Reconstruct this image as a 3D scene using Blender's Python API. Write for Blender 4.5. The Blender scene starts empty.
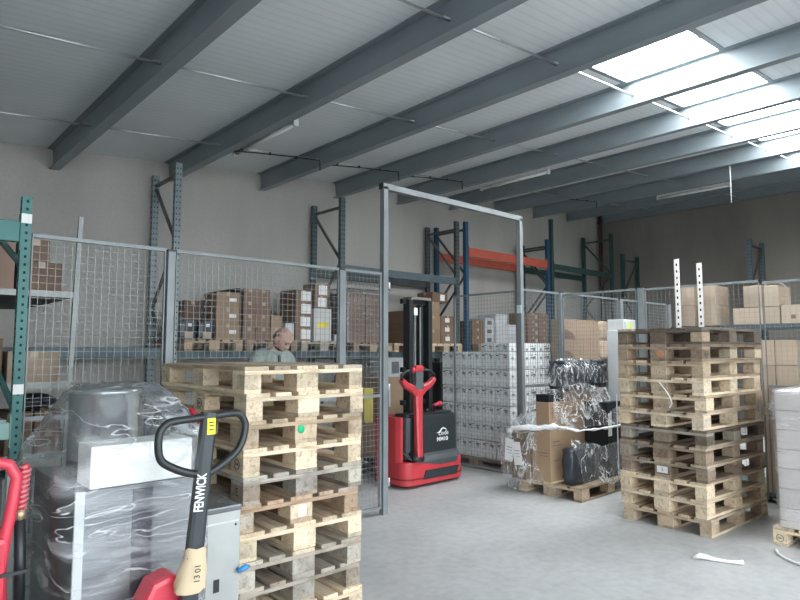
import bpy, bmesh, math, random
from mathutils import Vector, Matrix, Euler
R = math.radians
rng = random.Random(7)
scn = bpy.context.scene
col = scn.collection

# ---------------------------------------------------------------- materials
MATS = {}
def nmat(name):
    m = bpy.data.materials.new(name); m.use_nodes = True
    nt = m.node_tree; nt.nodes.clear()
    out = nt.nodes.new('ShaderNodeOutputMaterial')
    return m, nt, out
def N(nt, typ, **kw):
    n = nt.nodes.new(typ)
    for k, v in kw.items(): setattr(n, k, v)
    return n
def coords(nt, scale=(1, 1, 1), which='Object', rnd=True):
    tc = N(nt, 'ShaderNodeTexCoord'); mp = N(nt, 'ShaderNodeMapping')
    mp.inputs['Scale'].default_value = scale
    nt.links.new(tc.outputs[which], mp.inputs['Vector'])
    if rnd:
        oi = N(nt, 'ShaderNodeObjectInfo'); ml = N(nt, 'ShaderNodeMath', operation='MULTIPLY'); ml.inputs[1].default_value = 37.0
        nt.links.new(oi.outputs['Random'], ml.inputs[0]); nt.links.new(ml.outputs[0], mp.inputs['Location'])
    return mp
def ramp(nt, src, stops):
    r = N(nt, 'ShaderNodeValToRGB'); e = r.color_ramp.elements
    while len(e) < len(stops): e.new(0.5)
    for i, (p, c) in enumerate(stops):
        e[i].position = p; e[i].color = tuple(c) + (1,) if len(c) == 3 else c
    nt.links.new(src, r.inputs[0]); return r
def mixc(nt, a, b, fac, mode='MIX'):
    m = N(nt, 'ShaderNodeMix', data_type='RGBA', blend_type=mode)
    for s, v in ((6, a), (7, b)):
        if hasattr(v, 'is_output'): nt.links.new(v, m.inputs[s])
        else: m.inputs[s].default_value = tuple(v) + (1,)
    if hasattr(fac, 'is_output'): nt.links.new(fac, m.inputs[0])
    else: m.inputs[0].default_value = fac
    return m.outputs[2]
def surf(name, c, rough=.6, metal=0., var=.12, scale=6., bump=0., bscale=40., stretch=(1, 1, 1), spec=.5, usecolor=False, detail=4.):
    """flat colour broken up by noise, optional bump"""
    if name in MATS: return MATS[name]
    m, nt, out = nmat(name)
    b = N(nt, 'ShaderNodeBsdfPrincipled'); b.inputs['Roughness'].default_value = rough; b.inputs['Metallic'].default_value = metal
    b.inputs['Specular IOR Level'].default_value = spec
    mp = coords(nt, stretch)
    no = N(nt, 'ShaderNodeTexNoise'); no.inputs['Scale'].default_value = scale; no.inputs['Detail'].default_value = detail
    nt.links.new(mp.outputs[0], no.inputs['Vector'])
    lo = tuple(max(0, x * (1 - var)) for x in c); hi = tuple(min(1, x * (1 + var)) for x in c)
    r = ramp(nt, no.outputs['Fac'], [(.3, lo), (.7, hi)])
    colr = r.outputs[0]
    if usecolor:
        oi = N(nt, 'ShaderNodeObjectInfo'); colr = mixc(nt, colr, oi.outputs['Color'], 1., 'MULTIPLY')
    nt.links.new(colr, b.inputs['Base Color'])
    if bump:
        n2 = N(nt, 'ShaderNodeTexNoise'); n2.inputs['Scale'].default_value = bscale; n2.inputs['Detail'].default_value = 3
        nt.links.new(mp.outputs[0], n2.inputs['Vector'])
        bp = N(nt, 'ShaderNodeBump'); bp.inputs['Strength'].default_value = bump; bp.inputs['Distance'].default_value = .01
        nt.links.new(n2.outputs['Fac'], bp.inputs['Height']); nt.links.new(bp.outputs[0], b.inputs['Normal'])
    nt.links.new(b.outputs[0], out.inputs[0]); MATS[name] = m; return m
def wood(name, stretch):
    m, nt, out = nmat(name)
    b = N(nt, 'ShaderNodeBsdfPrincipled'); b.inputs['Roughness'].default_value = .75; b.inputs['Specular IOR Level'].default_value = .25
    mp = coords(nt, stretch)
    g = N(nt, 'ShaderNodeTexNoise'); g.inputs['Scale'].default_value = 1.; g.inputs['Detail'].default_value = 6; g.inputs['Distortion'].default_value = .6
    nt.links.new(mp.outputs[0], g.inputs['Vector'])
    mp2 = coords(nt, (3, 3, 3)); g2 = N(nt, 'ShaderNodeTexNoise'); g2.inputs['Scale'].default_value = 1.6; g2.inputs['Detail'].default_value = 5
    nt.links.new(mp2.outputs[0], g2.inputs['Vector'])
    r = ramp(nt, g.outputs['Fac'], [(.3, (.62, .56, .5)), (.52, (1, 1, 1)), (.75, (.82, .76, .68))])
    r2 = ramp(nt, g2.outputs['Fac'], [(.32, (.55, .52, .5)), (.5, (1, 1, 1)), (.8, (1.0, .95, .88))])
    oi = N(nt, 'ShaderNodeObjectInfo')
    c = mixc(nt, oi.outputs['Color'], r.outputs[0], 1., 'MULTIPLY'); c = mixc(nt, c, r2.outputs[0], .75, 'MULTIPLY')
    nt.links.new(c, b.inputs['Base Color'])
    bp = N(nt, 'ShaderNodeBump'); bp.inputs['Strength'].default_value = .35; bp.inputs['Distance'].default_value = .004
    nt.links.new(g.outputs['Fac'], bp.inputs['Height']); nt.links.new(bp.outputs[0], b.inputs['Normal'])
    nt.links.new(b.outputs[0], out.inputs[0]); return m
def film(name, clear=.8, tint=(.95, .97, .98), streak=(2, 2, 9), dens=(.52, .72), white=.55, crease=0., haze=0., cw=.03, cs=.8, gloss=.75):
    """stretch film: mostly see-through, glossy, with white creases and highlights put into its colour"""
    m, nt, out = nmat(name)
    tr = N(nt, 'ShaderNodeBsdfTransparent'); tr.inputs[0].default_value = (.96, .97, .98, 1)
    gl = N(nt, 'ShaderNodeBsdfGlossy'); gl.inputs['Roughness'].default_value = .14; gl.inputs[0].default_value = (.95, .97, 1, 1)
    df = N(nt, 'ShaderNodeBsdfDiffuse'); df.inputs[0].default_value = tint + (1,)
    tl = N(nt, 'ShaderNodeBsdfTranslucent'); tl.inputs[0].default_value = tint + (1,)
    mp = coords(nt, streak)
    no = N(nt, 'ShaderNodeTexNoise'); no.inputs['Scale'].default_value = 3.; no.inputs['Detail'].default_value = 7; no.inputs['Distortion'].default_value = 1.2
    nt.links.new(mp.outputs[0], no.inputs['Vector'])
    bp = N(nt, 'ShaderNodeBump'); bp.inputs['Strength'].default_value = .5; bp.inputs['Distance'].default_value = .01
    nt.links.new(no.outputs['Fac'], bp.inputs['Height'])
    for n in (gl, df): nt.links.new(bp.outputs[0], n.inputs['Normal'])
    r = ramp(nt, no.outputs['Fac'], [(dens[0], (haze, haze, haze)), (dens[1], (white, white, white))])
    if crease:
        n3 = N(nt, 'ShaderNodeTexNoise'); n3.inputs['Scale'].default_value = crease; n3.inputs['Detail'].default_value = 3; n3.inputs['Distortion'].default_value = .8
        nt.links.new(mp.outputs[0], n3.inputs['Vector'])
        rc = ramp(nt, n3.outputs['Fac'], [(.5 - cw, (0, 0, 0)), (.5, (cs, cs, cs)), (.5 + cw * .6, (0, 0, 0))])
        mxm = N(nt, 'ShaderNodeMath', operation='MAXIMUM'); nt.links.new(r.outputs[0], mxm.inputs[0]); nt.links.new(rc.outputs[0], mxm.inputs[1]); mask = mxm.outputs[0]
    else: mask = r.outputs[0]
    mm = N(nt, 'ShaderNodeMixShader'); mm.inputs[0].default_value = .25
    nt.links.new(df.outputs[0], mm.inputs[1]); nt.links.new(tl.outputs[0], mm.inputs[2])
    fr = N(nt, 'ShaderNodeFresnel'); fr.inputs[0].default_value = 1.3; nt.links.new(bp.outputs[0], fr.inputs['Normal'])
    ad = N(nt, 'ShaderNodeMath', operation='MULTIPLY_ADD'); ad.inputs[1].default_value = gloss; ad.inputs[2].default_value = (1 - clear) * .25; ad.use_clamp = True
    nt.links.new(fr.outputs[0], ad.inputs[0])
    s1 = N(nt, 'ShaderNodeMixShader'); nt.links.new(ad.outputs[0], s1.inputs[0]); nt.links.new(tr.outputs[0], s1.inputs[1]); nt.links.new(gl.outputs[0], s1.inputs[2])
    s2 = N(nt, 'ShaderNodeMixShader'); nt.links.new(mask, s2.inputs[0]); nt.links.new(s1.outputs[0], s2.inputs[1]); nt.links.new(mm.outputs[0], s2.inputs[2])
    nt.links.new(s2.outputs[0], out.inputs[0]); return m
def emit(name, c, s):
    m, nt, out = nmat(name); e = N(nt, 'ShaderNodeEmission'); e.inputs[0].default_value = c + (1,); e.inputs[1].default_value = s
    nt.links.new(e.outputs[0], out.inputs[0]); return m

SKY_L = 24.0
WORLD_L = 6.0
WOOD_X = wood('wood_grain_lengthwise', (3, 45, 45)); WOOD_Y = wood('wood_grain_crosswise', (45, 3, 45)); WOOD_B = wood('chipboard', (40, 40, 40))
CARD = surf('cardboard', (.8, .8, .8), .8, var=.08, scale=3, spec=.2, usecolor=True)
TAPE = surf('packing_tape', (.42, .32, .22), .35)
PAPER = surf('white_paper', (.8, .8, .78), .7, var=.05)
INK = surf('printed_ink', (.05, .05, .05), .7)
YELLOW = surf('yellow_print', (.8, .66, .05), .5)
GALV = surf('fence_grey_paint', (.225, .245, .25), .45, .25, .1)
WIRE = surf('fence_wire', (.30, .32, .325), .45, .3, .1)
STEEL = surf('roof_beam_grey', (.25, .29, .31), .5, .2, .13, 3., .1, 20, (1, .3, 1))
ROD = surf('galvanised_rod', (.5, .52, .53), .35, .7)
RACKG = surf('rack_blue_grey', (.105, .145, .16), .5, .2, .15)
RACKL = surf('rack_light_grey', (.27, .32, .335), .45, .3, .12)
RACKD = surf('rack_dark_grey', (.085, .1, .105), .5, .2, .15)
RACKB = surf('rack_blue', (.022, .085, .16), .45, .1, .15)
RACKT = surf('rack_teal', (.05, .165, .155), .5, .1, .15)
RACKGR = surf('rack_dark_green', (.035, .075, .07), .5, .1, .15)
BRACE = surf('brace_brown_grey', (.14, .14, .13), .55, .3, .15)
ORANGE = surf('beam_orange_red', (.52, .105, .065), .5, 0, .12)
HOLE = surf('punched_hole', (.012, .014, .016), .9)
BLACK = surf('black_plastic', (.018, .021, .023), .42, 0, .2)
BLACKS = surf('black_wrapped', (.035, .042, .05), .3, 0, .4, 9, .5, 14)
CHAR = surf('charcoal_paint', (.03, .037, .04), .38, .1, .15)
RED = surf('red_paint', (.52, .045, .055), .38, 0, .08)
REDP = surf('red_plastic', (.62, .05, .08), .3, 0, .08)
WHITE = surf('white_lettering', (.85, .85, .85), .6, 0, .02)
CHROME = surf('chrome', (.7, .72, .74), .2, 1., .05)
INOX = surf('brushed_steel', (.5, .52, .535), .3, .75, .12, 2., .12, 30, (.4, .4, 14))
STYRO = surf('white_polystyrene', (.86, .86, .83), .85, 0, .04, 12, .25, 70)
GREYBOX = surf('grey_metal_panel', (.42, .43, .42), .45, .35, .08)
BPRINT = surf('brown_print', (.2, .13, .09), .7)
FILM = film('stretch_film', .86, dens=(.5, .8), white=.5)
FILMW = film('creased_film', .86, streak=(3.5, 3.5, 1.6), dens=(.52, .78), white=.7, crease=2.2, haze=.05, cw=.024, cs=1., gloss=.22)
FILMB = film('bubble_film', .45, tint=(.8, .83, .85), streak=(3, 3, 3), dens=(.35, .7), white=.75)
FILMR = surf('twisted_film', (.82, .84, .85), .3, 0, .12, 20, .8, 30)

# ---------------------------------------------------------------- mesh builder
class MB:
    def __init__(s): s.v = []; s.f = []; s.m = []; s.smooth = []
    def add(s, vs, fs, mi=0, sm=False, M=None):
        o = len(s.v)
        s.v += [tuple(M @ Vector(v)) if M else tuple(v) for v in vs]
        s.f += [tuple(i + o for i in f) for f in fs]; s.m += [mi] * len(fs); s.smooth += [sm] * len(fs); return s
    def box(s, x0, x1, y0, y1, z0, z1, mi=0, M=None, bev=0.):
        if bev:
            bm = bmesh.new(); bmesh.ops.create_cube(bm, size=1)
            for v in bm.verts: v.co = Vector(((x0 + x1) / 2 + v.co.x * (x1 - x0), (y0 + y1) / 2 + v.co.y * (y1 - y0), (z0 + z1) / 2 + v.co.z * (z1 - z0)))
            bmesh.ops.bevel(bm, geom=bm.edges[:], offset=bev, segments=2, affect='EDGES', profile=.6)
            return s.bm(bm, mi, M)
        vs = [(x, y, z) for x in (x0, x1) for y in (y0, y1) for z in (z0, z1)]
        fs = [(0, 1, 3, 2), (4, 6, 7, 5), (0, 4, 5, 1), (2, 3, 7, 6), (0, 2, 6, 4), (1, 5, 7, 3)]
        return s.add(vs, fs, mi, False, M)
    def bm(s, bm, mi=0, M=None, sm=False):
        bm.verts.index_update(); vs = [v.co.copy() for v in bm.verts]; fs = [[v.index for v in f.verts] for f in bm.faces]; bm.free()
        return s.add(vs, fs, mi, sm, M)
    def tube(s, pts, r, n=10, mi=0, caps=True, square=False, closed=False):
        """swept tube through pts; r a number or list"""
        pts = [Vector(p) for p in pts]; k = len(pts); rs = r if isinstance(r, (list, tuple)) else [r] * k
        if square: n = 4
        ref = None; rings = []
        for i, p in enumerate(pts):
            if closed: d = pts[(i + 1) % k] - pts[i - 1]
            else: d = pts[min(i + 1, k - 1)] - pts[max(i - 1, 0)]
            d.normalize()
            if ref is None:
                ref = Vector((0, 0, 1)) if abs(d.z) < .9 else Vector((0, 1, 0))
            a = ref - d * ref.dot(d)
            if a.length < 1e-4: a = Vector((1, 0, 0)) - d * d.x
            a.normalize(); b = d.cross(a); ref = a
            ph = math.pi / 4 if square else 0
            rr = rs[i] * (math.sqrt(2) if square else 1)
            rings.append([p + (a * math.cos(ph + 2 * math.pi * j / n) + b * math.sin(ph + 2 * math.pi * j / n)) * rr for j in range(n)])
        vs = [v for g in rings for v in g]; fs = []
        for i in range(k if closed else k - 1):
            i2 = (i + 1) % k
            for j in range(n): fs.append((i * n + j, i * n + (j + 1) % n, i2 * n + (j + 1) % n, i2 * n + j))
        if caps and not closed: fs += [tuple(range(n))[::-1], tuple((k - 1) * n + j for j in range(n))]
        return s.add(vs, fs, mi, not square)
    def lathe(s, prof, n=24, M=None, mi=0):
        vs = []; fs = []; k = len(prof)
        for (r, z) in prof:
            for j in range(n): vs.append((r * math.cos(2 * math.pi * j / n), r * math.sin(2 * math.pi * j / n), z))
        for i in range(k - 1):
            for j in range(n): fs.append((i * n + j, i * n + (j + 1) % n, (i + 1) * n + (j + 1) % n, (i + 1) * n + j))
        fs += [tuple(range(n))[::-1], tuple((k - 1) * n + j for j in range(n))]
        return s.add(vs, fs, mi, True, M)
    def prism(s, poly, z0, z1, M=None, mi=0, bev=0.):
        n = len(poly)
        vs = [(x, y, z0) for x, y in poly] + [(x, y, z1) for x, y in poly]
        fs = [tuple(range(n))[::-1], tuple(range(n, 2 * n))] + [(i, (i + 1) % n, n + (i + 1) % n, n + i) for i in range(n)]
        if bev:
            bm = bmesh.new(); bv = [bm.verts.new(v) for v in vs]
            for f in fs: bm.faces.new([bv[i] for i in f])
            bmesh.ops.recalc_face_normals(bm, faces=bm.faces[:])
            bmesh.ops.bevel(bm, geom=bm.edges[:], offset=bev, segments=2, affect='EDGES', profile=.6)
            return s.bm(bm, mi, M)
        return s.add(vs, fs, mi, False, M)
    def ball(s, c, r, mi=0, seg=14, sq=(1, 1, 1)):
        bm = bmesh.new(); bmesh.ops.create_uvsphere(bm, u_segments=seg, v_segments=seg // 2 + 2, radius=1)
        for v in bm.verts: v.co = Vector(c) + Vector((v.co.x * r * sq[0], v.co.y * r * sq[1], v.co.z * r * sq[2]))
        return s.bm(bm, mi, None, True)
    def mesh(s, name, *mats):
        me = bpy.data.meshes.new(name); me.from_pydata(s.v, [], s.f)
        for m in mats: me.materials.append(m)
        me.polygons.foreach_set('material_index', s.m); me.polygons.foreach_set('use_smooth', s.smooth)
        bm = bmesh.new(); bm.from_mesh(me); bmesh.ops.recalc_face_normals(bm, faces=bm.faces[:]); bm.to_mesh(me); bm.free()
        me.update(); return me
def obj(name, mb, mats, parent=None, loc=None, rot=None):
    me = mb.mesh(name, *(mats if isinstance(mats, (list, tuple)) else [mats])) if isinstance(mb, MB) else mb
    o = bpy.data.objects.new(name, me); col.objects.link(o)
    if parent: o.parent = parent
    if loc: o.location = loc
    if rot: o.rotation_euler = rot
    return o
def tag(o, label=None, cat=None, group=None, kind=None):
    if label: o['label'] = label
    if cat: o['category'] = cat
    if group: o['group'] = group
    if kind: o['kind'] = kind
    return o
def thing(name, label, cat, loc=(0, 0, 0), rz=0., group=None):
    o = bpy.data.objects.new(name, None); o.empty_display_size = .1; col.objects.link(o); o.location = loc; o.rotation_euler = (0, 0, rz)
    return tag(o, label, cat, group)
def struct(name, mb, mats, label, cat, parent=None):
    o = obj(name, mb, mats, parent); tag(o, label, cat, None, 'structure'); return o
def copy_tree(o, parent=None):
    c = o.copy(); col.objects.link(c); c.parent = parent
    for ch in list(o.children): copy_tree(ch, c)
    return c
def text(name, s, size, mat, parent, loc, rot, ext=.0008, align='CENTER', sx=1., bold=0.):
    cu = bpy.data.curves.new(name, 'FONT'); cu.body = s; cu.size = size; cu.extrude = ext; cu.align_x = align; cu.align_y = 'CENTER'; cu.offset = bold
    t = bpy.data.objects.new(name, cu); col.objects.link(t)
    me = bpy.data.meshes.new_from_object(t.evaluated_get(bpy.context.evaluated_depsgraph_get()))
    bpy.data.objects.remove(t); me.materials.clear(); me.materials.append(mat)
    for v in me.vertices: v.co.x *= sx
    o = obj(name, me, None, parent, loc, rot); return o
def ordinal(i, n):
    if n == 1: return 'single'
    if i == 0: return 'lowest'
    if i == n - 1: return 'topmost'
    return ('second', 'third', 'fourth', 'fifth', 'sixth', 'seventh', 'eighth', 'ninth', 'tenth', 'eleventh')[i - 1] + ' from bottom'
NTH = ('first', 'second', 'third', 'fourth', 'fifth', 'sixth', 'seventh', 'eighth', 'ninth', 'tenth', 'eleventh', 'twelfth')

# ---------------------------------------------------------------- building shell
XR, YB = 15.27, 8.6           # right wall, back wall
XL, YF = -3.2, -2.6           # left wall and front wall (behind the camera)
def roofz(x): return 4.09 + .0872 * (x - 1.247)
SKY0, SKY1 = 2.12, 3.13
def m_floor():
    m, nt, out = nmat('concrete_floor')
    b = N(nt, 'ShaderNodeBsdfPrincipled'); b.inputs['Specular IOR Level'].default_value = .35
    mp = coords(nt, (1, 1, 1), rnd=False)
    a = N(nt, 'ShaderNodeTexNoise'); a.inputs['Scale'].default_value = .9; a.inputs['Detail'].default_value = 8; a.inputs['Roughness'].default_value = .65
    c = N(nt, 'ShaderNodeTexNoise'); c.inputs['Scale'].default_value = 14; c.inputs['Detail'].default_value = 6
    for n in (a, c): nt.links.new(mp.outputs[0], n.inputs['Vector'])
    r1 = ramp(nt, a.outputs['Fac'], [(.3, (.37, .372, .37)), (.52, (.455, .458, .455)), (.75, (.51, .512, .51))])
    r2 = ramp(nt, c.outputs['Fac'], [(.3, (.82, .82, .82)), (.6, (1, 1, 1))])
    nt.links.new(mixc(nt, r1.outputs[0], r2.outputs[0], .7, 'MULTIPLY'), b.inputs['Base Color'])
    rr = ramp(nt, a.outputs['Fac'], [(.3, (.42,) * 3), (.7, (.62,) * 3)]); nt.links.new(rr.outputs[0], b.inputs['Roughness'])
    bp = N(nt, 'ShaderNodeBump'); bp.inputs['Strength'].default_value = .12; bp.inputs['Distance'].default_value = .01
    nt.links.new(c.outputs['Fac'], bp.inputs['Height']); nt.links.new(bp.outputs[0], b.inputs['Normal'])
    nt.links.new(b.outputs[0], out.inputs[0]); return m
def m_wall(name, base, dirty):
    m, nt, out = nmat(name)
    b = N(nt, 'ShaderNodeBsdfPrincipled'); b.inputs['Roughness'].default_value = .85; b.inputs['Specular IOR Level'].default_value = .2
    mp = coords(nt, (1, 1, .35), rnd=False); mp2 = coords(nt, (1, 1, 1), rnd=False)
    a = N(nt, 'ShaderNodeTexNoise'); a.inputs['Scale'].default_value = 1.1; a.inputs['Detail'].default_value = 7
    c = N(nt, 'ShaderNodeTexNoise'); c.inputs['Scale'].default_value = 25; c.inputs['Detail'].default_value = 4
    nt.links.new(mp.outputs[0], a.inputs['Vector']); nt.links.new(mp2.outputs[0], c.inputs['Vector'])
    r = ramp(nt, a.outputs['Fac'], [(.32, dirty), (.6, base), (.8, tuple(x * 1.06 for x in base))])
    r2 = ramp(nt, c.outputs['Fac'], [(.3, (.9, .9, .9)), (.6, (1, 1, 1))])
    nt.links.new(mixc(nt, r.outputs[0], r2.outputs[0], .6, 'MULTIPLY'), b.inputs['Base Color'])
    bp = N(nt, 'ShaderNodeBump'); bp.inputs['Strength'].default_value = .2; bp.inputs['Distance'].default_value = .02
    nt.links.new(c.outputs['Fac'], bp.inputs['Height']); nt.links.new(bp.outputs[0], b.inputs['Normal'])
    nt.links.new(b.outputs[0], out.inputs[0]); return m
def m_ceil():
    m, nt, out = nmat('ribbed_roof_panel')
    b = N(nt, 'ShaderNodeBsdfPrincipled'); b.inputs['Roughness'].default_value = .5; b.inputs['Specular IOR Level'].default_value = .3
    mp = coords(nt, (1, 1, 1), rnd=False)
    w = N(nt, 'ShaderNodeTexWave', bands_direction='Y', wave_profile='SIN'); w.inputs['Scale'].default_value = 3.2; w.inputs['Distortion'].default_value = 0
    a = N(nt, 'ShaderNodeTexNoise'); a.inputs['Scale'].default_value = 1.5; a.inputs['Detail'].default_value = 5
    for n in (w, a): nt.links.new(mp.outputs[0], n.inputs['Vector'])
    r = ramp(nt, a.outputs['Fac'], [(.3, (.74, .785, .80)), (.7, (.80, .845, .86))])
    r2 = ramp(nt, w.outputs['Fac'], [(.02, (.80, .80, .80)), (.2, (1, 1, 1))])
    nt.links.new(mixc(nt, r.outputs[0], r2.outputs[0], .35, 'MULTIPLY'), b.inputs['Base Color'])
    bp = N(nt, 'ShaderNodeBump'); bp.inputs['Strength'].default_value = .35; bp.inputs['Distance'].default_value = .012
    nt.links.new(r2.outputs[0], bp.inputs['Height']); nt.links.new(bp.outputs[0], b.inputs['Normal'])
    nt.links.new(b.outputs[0], out.inputs[0]); return m
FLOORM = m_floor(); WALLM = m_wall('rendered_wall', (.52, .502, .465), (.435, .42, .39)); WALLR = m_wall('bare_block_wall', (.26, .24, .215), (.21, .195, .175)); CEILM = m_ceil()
struct('floor', MB().box(XL - 12, XR + .25, YF - 22, YB + .25, -.2, 0), FLOORM, 'smooth grey concrete floor of the warehouse', 'floor')
def slab(y0, y1, x0=XL - .2, x1=XR + .2, dz0=0., dz1=.09):
    vs = [(x, y, roofz(x) + d) for x in (x0, x1) for y in (y0, y1) for d in (dz0, dz1)]
    return vs, [(0, 1, 3, 2), (4, 6, 7, 5), (0, 4, 5, 1), (2, 3, 7, 6), (0, 2, 6, 4), (1, 5, 7, 3)]
SX, SE = 4.86, 12.15
mb = MB(); mb.add(*slab(YF - .2, SKY0)); mb.add(*slab(SKY1, YB + .2)); mb.add(*slab(SKY0, SKY1, x1=SX)); mb.add(*slab(SKY0, SKY1, x0=SE))
struct('ceiling', mb, CEILM, 'pale grey ribbed roof panels above the roof beams', 'ceiling')
# translucent roof-light strip (daylight comes through it)
mb = MB(); mb.add(*slab(SKY0, SKY1, x0=SX, x1=SE, dz0=.02, dz1=.05))
struct('window_1', mb, emit('translucent_rooflight', (.93, .97, 1.0), SKY_L), 'bright translucent roof light strip crossing the roof beams', 'roof light')
mb = MB()
for k in range(5):
    x = SX + .9 + k * 1.482; mb.box(x - .01, x + .01, SKY0, SKY1, roofz(x) - .004, roofz(x) + .02)
for y in (SKY0, SKY1): mb.add(*slab(y - .025, y + .025, x0=SX, x1=SE, dz0=-.012, dz1=0.))
struct('trim_1', mb, GALV, 'thin edge strips framing the roof light', 'trim')
def wallpoly(pts, axis, a0, a1):
    """prism of a polygon given in (u,z) pushed along the other axis"""
    n = len(pts); mk = (lambda u, z, a: (u, a, z)) if axis == 'y' else (lambda u, z, a: (a, u, z))
    vs = [mk(u, z, a0) for u, z in pts] + [mk(u, z, a1) for u, z in pts]
    return vs, [tuple(range(n)), tuple(range(n, 2 * n))[::-1]] + [(i, n + i, n + (i + 1) % n, (i + 1) % n) for i in range(n)]
mb = MB(); mb.add(*wallpoly([(XL - .2, 0), (XR + .2, 0), (XR + .2, roofz(XR + .2)), (XL - .2, roofz(XL - .2))], 'y', YB, YB + .2))
struct('wall_back', mb, WALLM, 'long pale rendered back wall behind the pallet racks', 'wall')
mb = MB(); mb.box(XR, XR + .2, YF - .2, YB, 0, roofz(XR))
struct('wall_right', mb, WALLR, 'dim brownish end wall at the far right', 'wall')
mb = MB(); mb.box(XL - .2, XL, YF - .2, YB, 0, roofz(XL))
struct('wall_left', mb, WALLM, 'rendered side wall on the left', 'wall')
mb = MB()                                             # front wall with a wide loading doorway
D0, D1, DZ = -2.8, 6.2, 3.7
mb.box(XL, D0, YF - .2, YF, 0, roofz(XL) - .0)
mb.add(*wallpoly([(D0, DZ), (D1, DZ), (D1, roofz(D1)), (D0, roofz(D0))], 'y', YF - .2, YF))
mb.add(*wallpoly([(D1, 0), (XR, 0), (XR, roofz(XR)), (D1, roofz(D1))], 'y', YF - .2, YF))
struct('wall_front', mb, WALLM, 'front wall around the loading doorway', 'wall')
# roof beams: rolled I sections running from the back wall to the front
XP = [1.82 + 1.482 * k for k in range(-3, 10)]
tilt = math.atan(.0872)
def ibeam(x):
    h, w, tf, tw = .275, .125, .012, .009; zt = roofz(x)
    prof = [(-w / 2, -h), (w / 2, -h), (w / 2, -h + tf), (tw / 2, -h + tf + .008), (tw / 2, -tf - .008), (w / 2, -tf), (w / 2, 0), (-w / 2, 0), (-w / 2, -tf), (-tw / 2, -tf - .008), (-tw / 2, -h + tf + .008), (-w / 2, -h + tf)]
    c, s = math.cos(tilt), math.sin(tilt); pts = [(x + u * c - z * s, zt + u * s + z * c) for u, z in prof]
    return wallpoly(pts, 'y', YF + .01, YB - .005)
PUR = []
for k, x in enumerate(XP):
    if x < XL + .1: continue
    mb = MB(); mb.add(*ibeam(x))
    PUR.append(struct('trim_%d' % (len(PUR) + 2), mb, STEEL, ('grey steel roof beam, %s from the left of those in view' % NTH[k - 3]) if k >= 3 else 'grey steel roof beam left of the camera', 'roof beam'))
    if x + 1.482 < XR:                                # tie rods to the next beam
        for y in (6.97, 5.02, 3.07):
            z0, z1 = roofz(x) - .15, roofz(x + 1.482) - .155
            obj('tie_rod', MB().tube([(x - .05, y, z0 - .005), (x + 1.482 + .05, y, z1)], .012, 8), ROD, PUR[-1])
            obj('nut', MB().tube([(x + .012, y, z0), (x + .035, y, z0)], .016, 6), ROD, PUR[-1])

# ---------------------------------------------------------------- ceiling fittings
def tube_light(x, y0, y1, z, label):
    t = thing('fluorescent_light', label, 'ceiling light', (x, (y0 + y1) / 2, z), 0, 'strip lights under the roof beams'); L = (y1 - y0) / 2
    obj('housing', MB().box(-.03, .03, -L, L, .035, .075, bev=.006), surf('lamp_housing', (.75, .77, .77), .4, 0, .04), t)
    obj('lamp_tube', MB().tube([(0, -L + .03, 0), (0, L - .03, 0)], .028, 12), surf('lamp_glass', (.88, .9, .9), .25, 0, .03), t)
    for s in (-1, 1): obj('lamp_holder', MB().box(-.032, .032, s * (L - .015) - .02, s * (L - .015) + .02, -.032, .04, bev=.005), surf('lamp_end', (.78, .79, .79), .4, 0, .03), t)
    for s in (-1, 1): obj('hanger', MB().tube([(0, s * L * .6, .07), (0, s * L * .6, roofz(x) - z)], .005, 6), ROD, t)
z1 = 4.06
tube_light(3.62, 5.72, 7.18, 4.12, 'fluorescent strip light hanging nearest, beside the second roof beam of the left half')
tube_light(8.65, 5.75, 7.25, 4.58, 'fluorescent strip light above the red rack beams, middle of the row of three')
tube_light(13.2, 4.45, 5.98, 4.93, 'fluorescent strip light furthest away in the dim right end')
for x0, x1, lab in ((3.36, 4.75, 'black cable run clipped under roof left of the gate'), (4.85, 6.23, 'black cable run clipped under roof above left gate post'), (6.33, 7.71, 'black cable run clipped under roof above the gate frame'), (10.78, 12.15, 'black cable run clipped under the far dark roof')):
    xm = (x0 + x1) / 2; L = (x1 - x0) / 2
    t = thing('electric_cable', lab, 'cable', (xm, 6.87, roofz(xm)), 0, 'black cable runs under the roof')
    obj('cable_line', MB().tube([(-L, 0, -.30), (-L * .4, 0, -.24), (L * .3, 0, -.18), (L - .01, 0, -.13), (L - .005, 0, -.2), (L - .005, 0, -.27)], .009, 6), BLACK, t)
    for q in (-.5, -.1, .3): obj('clip', MB().box(q - .012, q + .012, -.014, .014, -.268 + (q + .5) * .1, -.235 + (q + .5) * .1), BLACK, t)
t = tag(obj('hanging_cord', MB().tube([(10.72, 3.62, roofz(10.72) - .27), (10.722, 3.62, 4.35), (10.718, 3.62, 4.0)], .006, 6), PAPER), 'thin white cord hanging from a roof beam by the roof light', 'cord')
tag(obj('drain_pipe', MB().tube([(15.15, 8.47, 0), (15.15, 8.47, 5.25)], .05, 12), surf('rust_brown_pipe', (.10, .06, .05), .6)), 'thin brown vertical pipe in the far wall corner', 'pipe')

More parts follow.
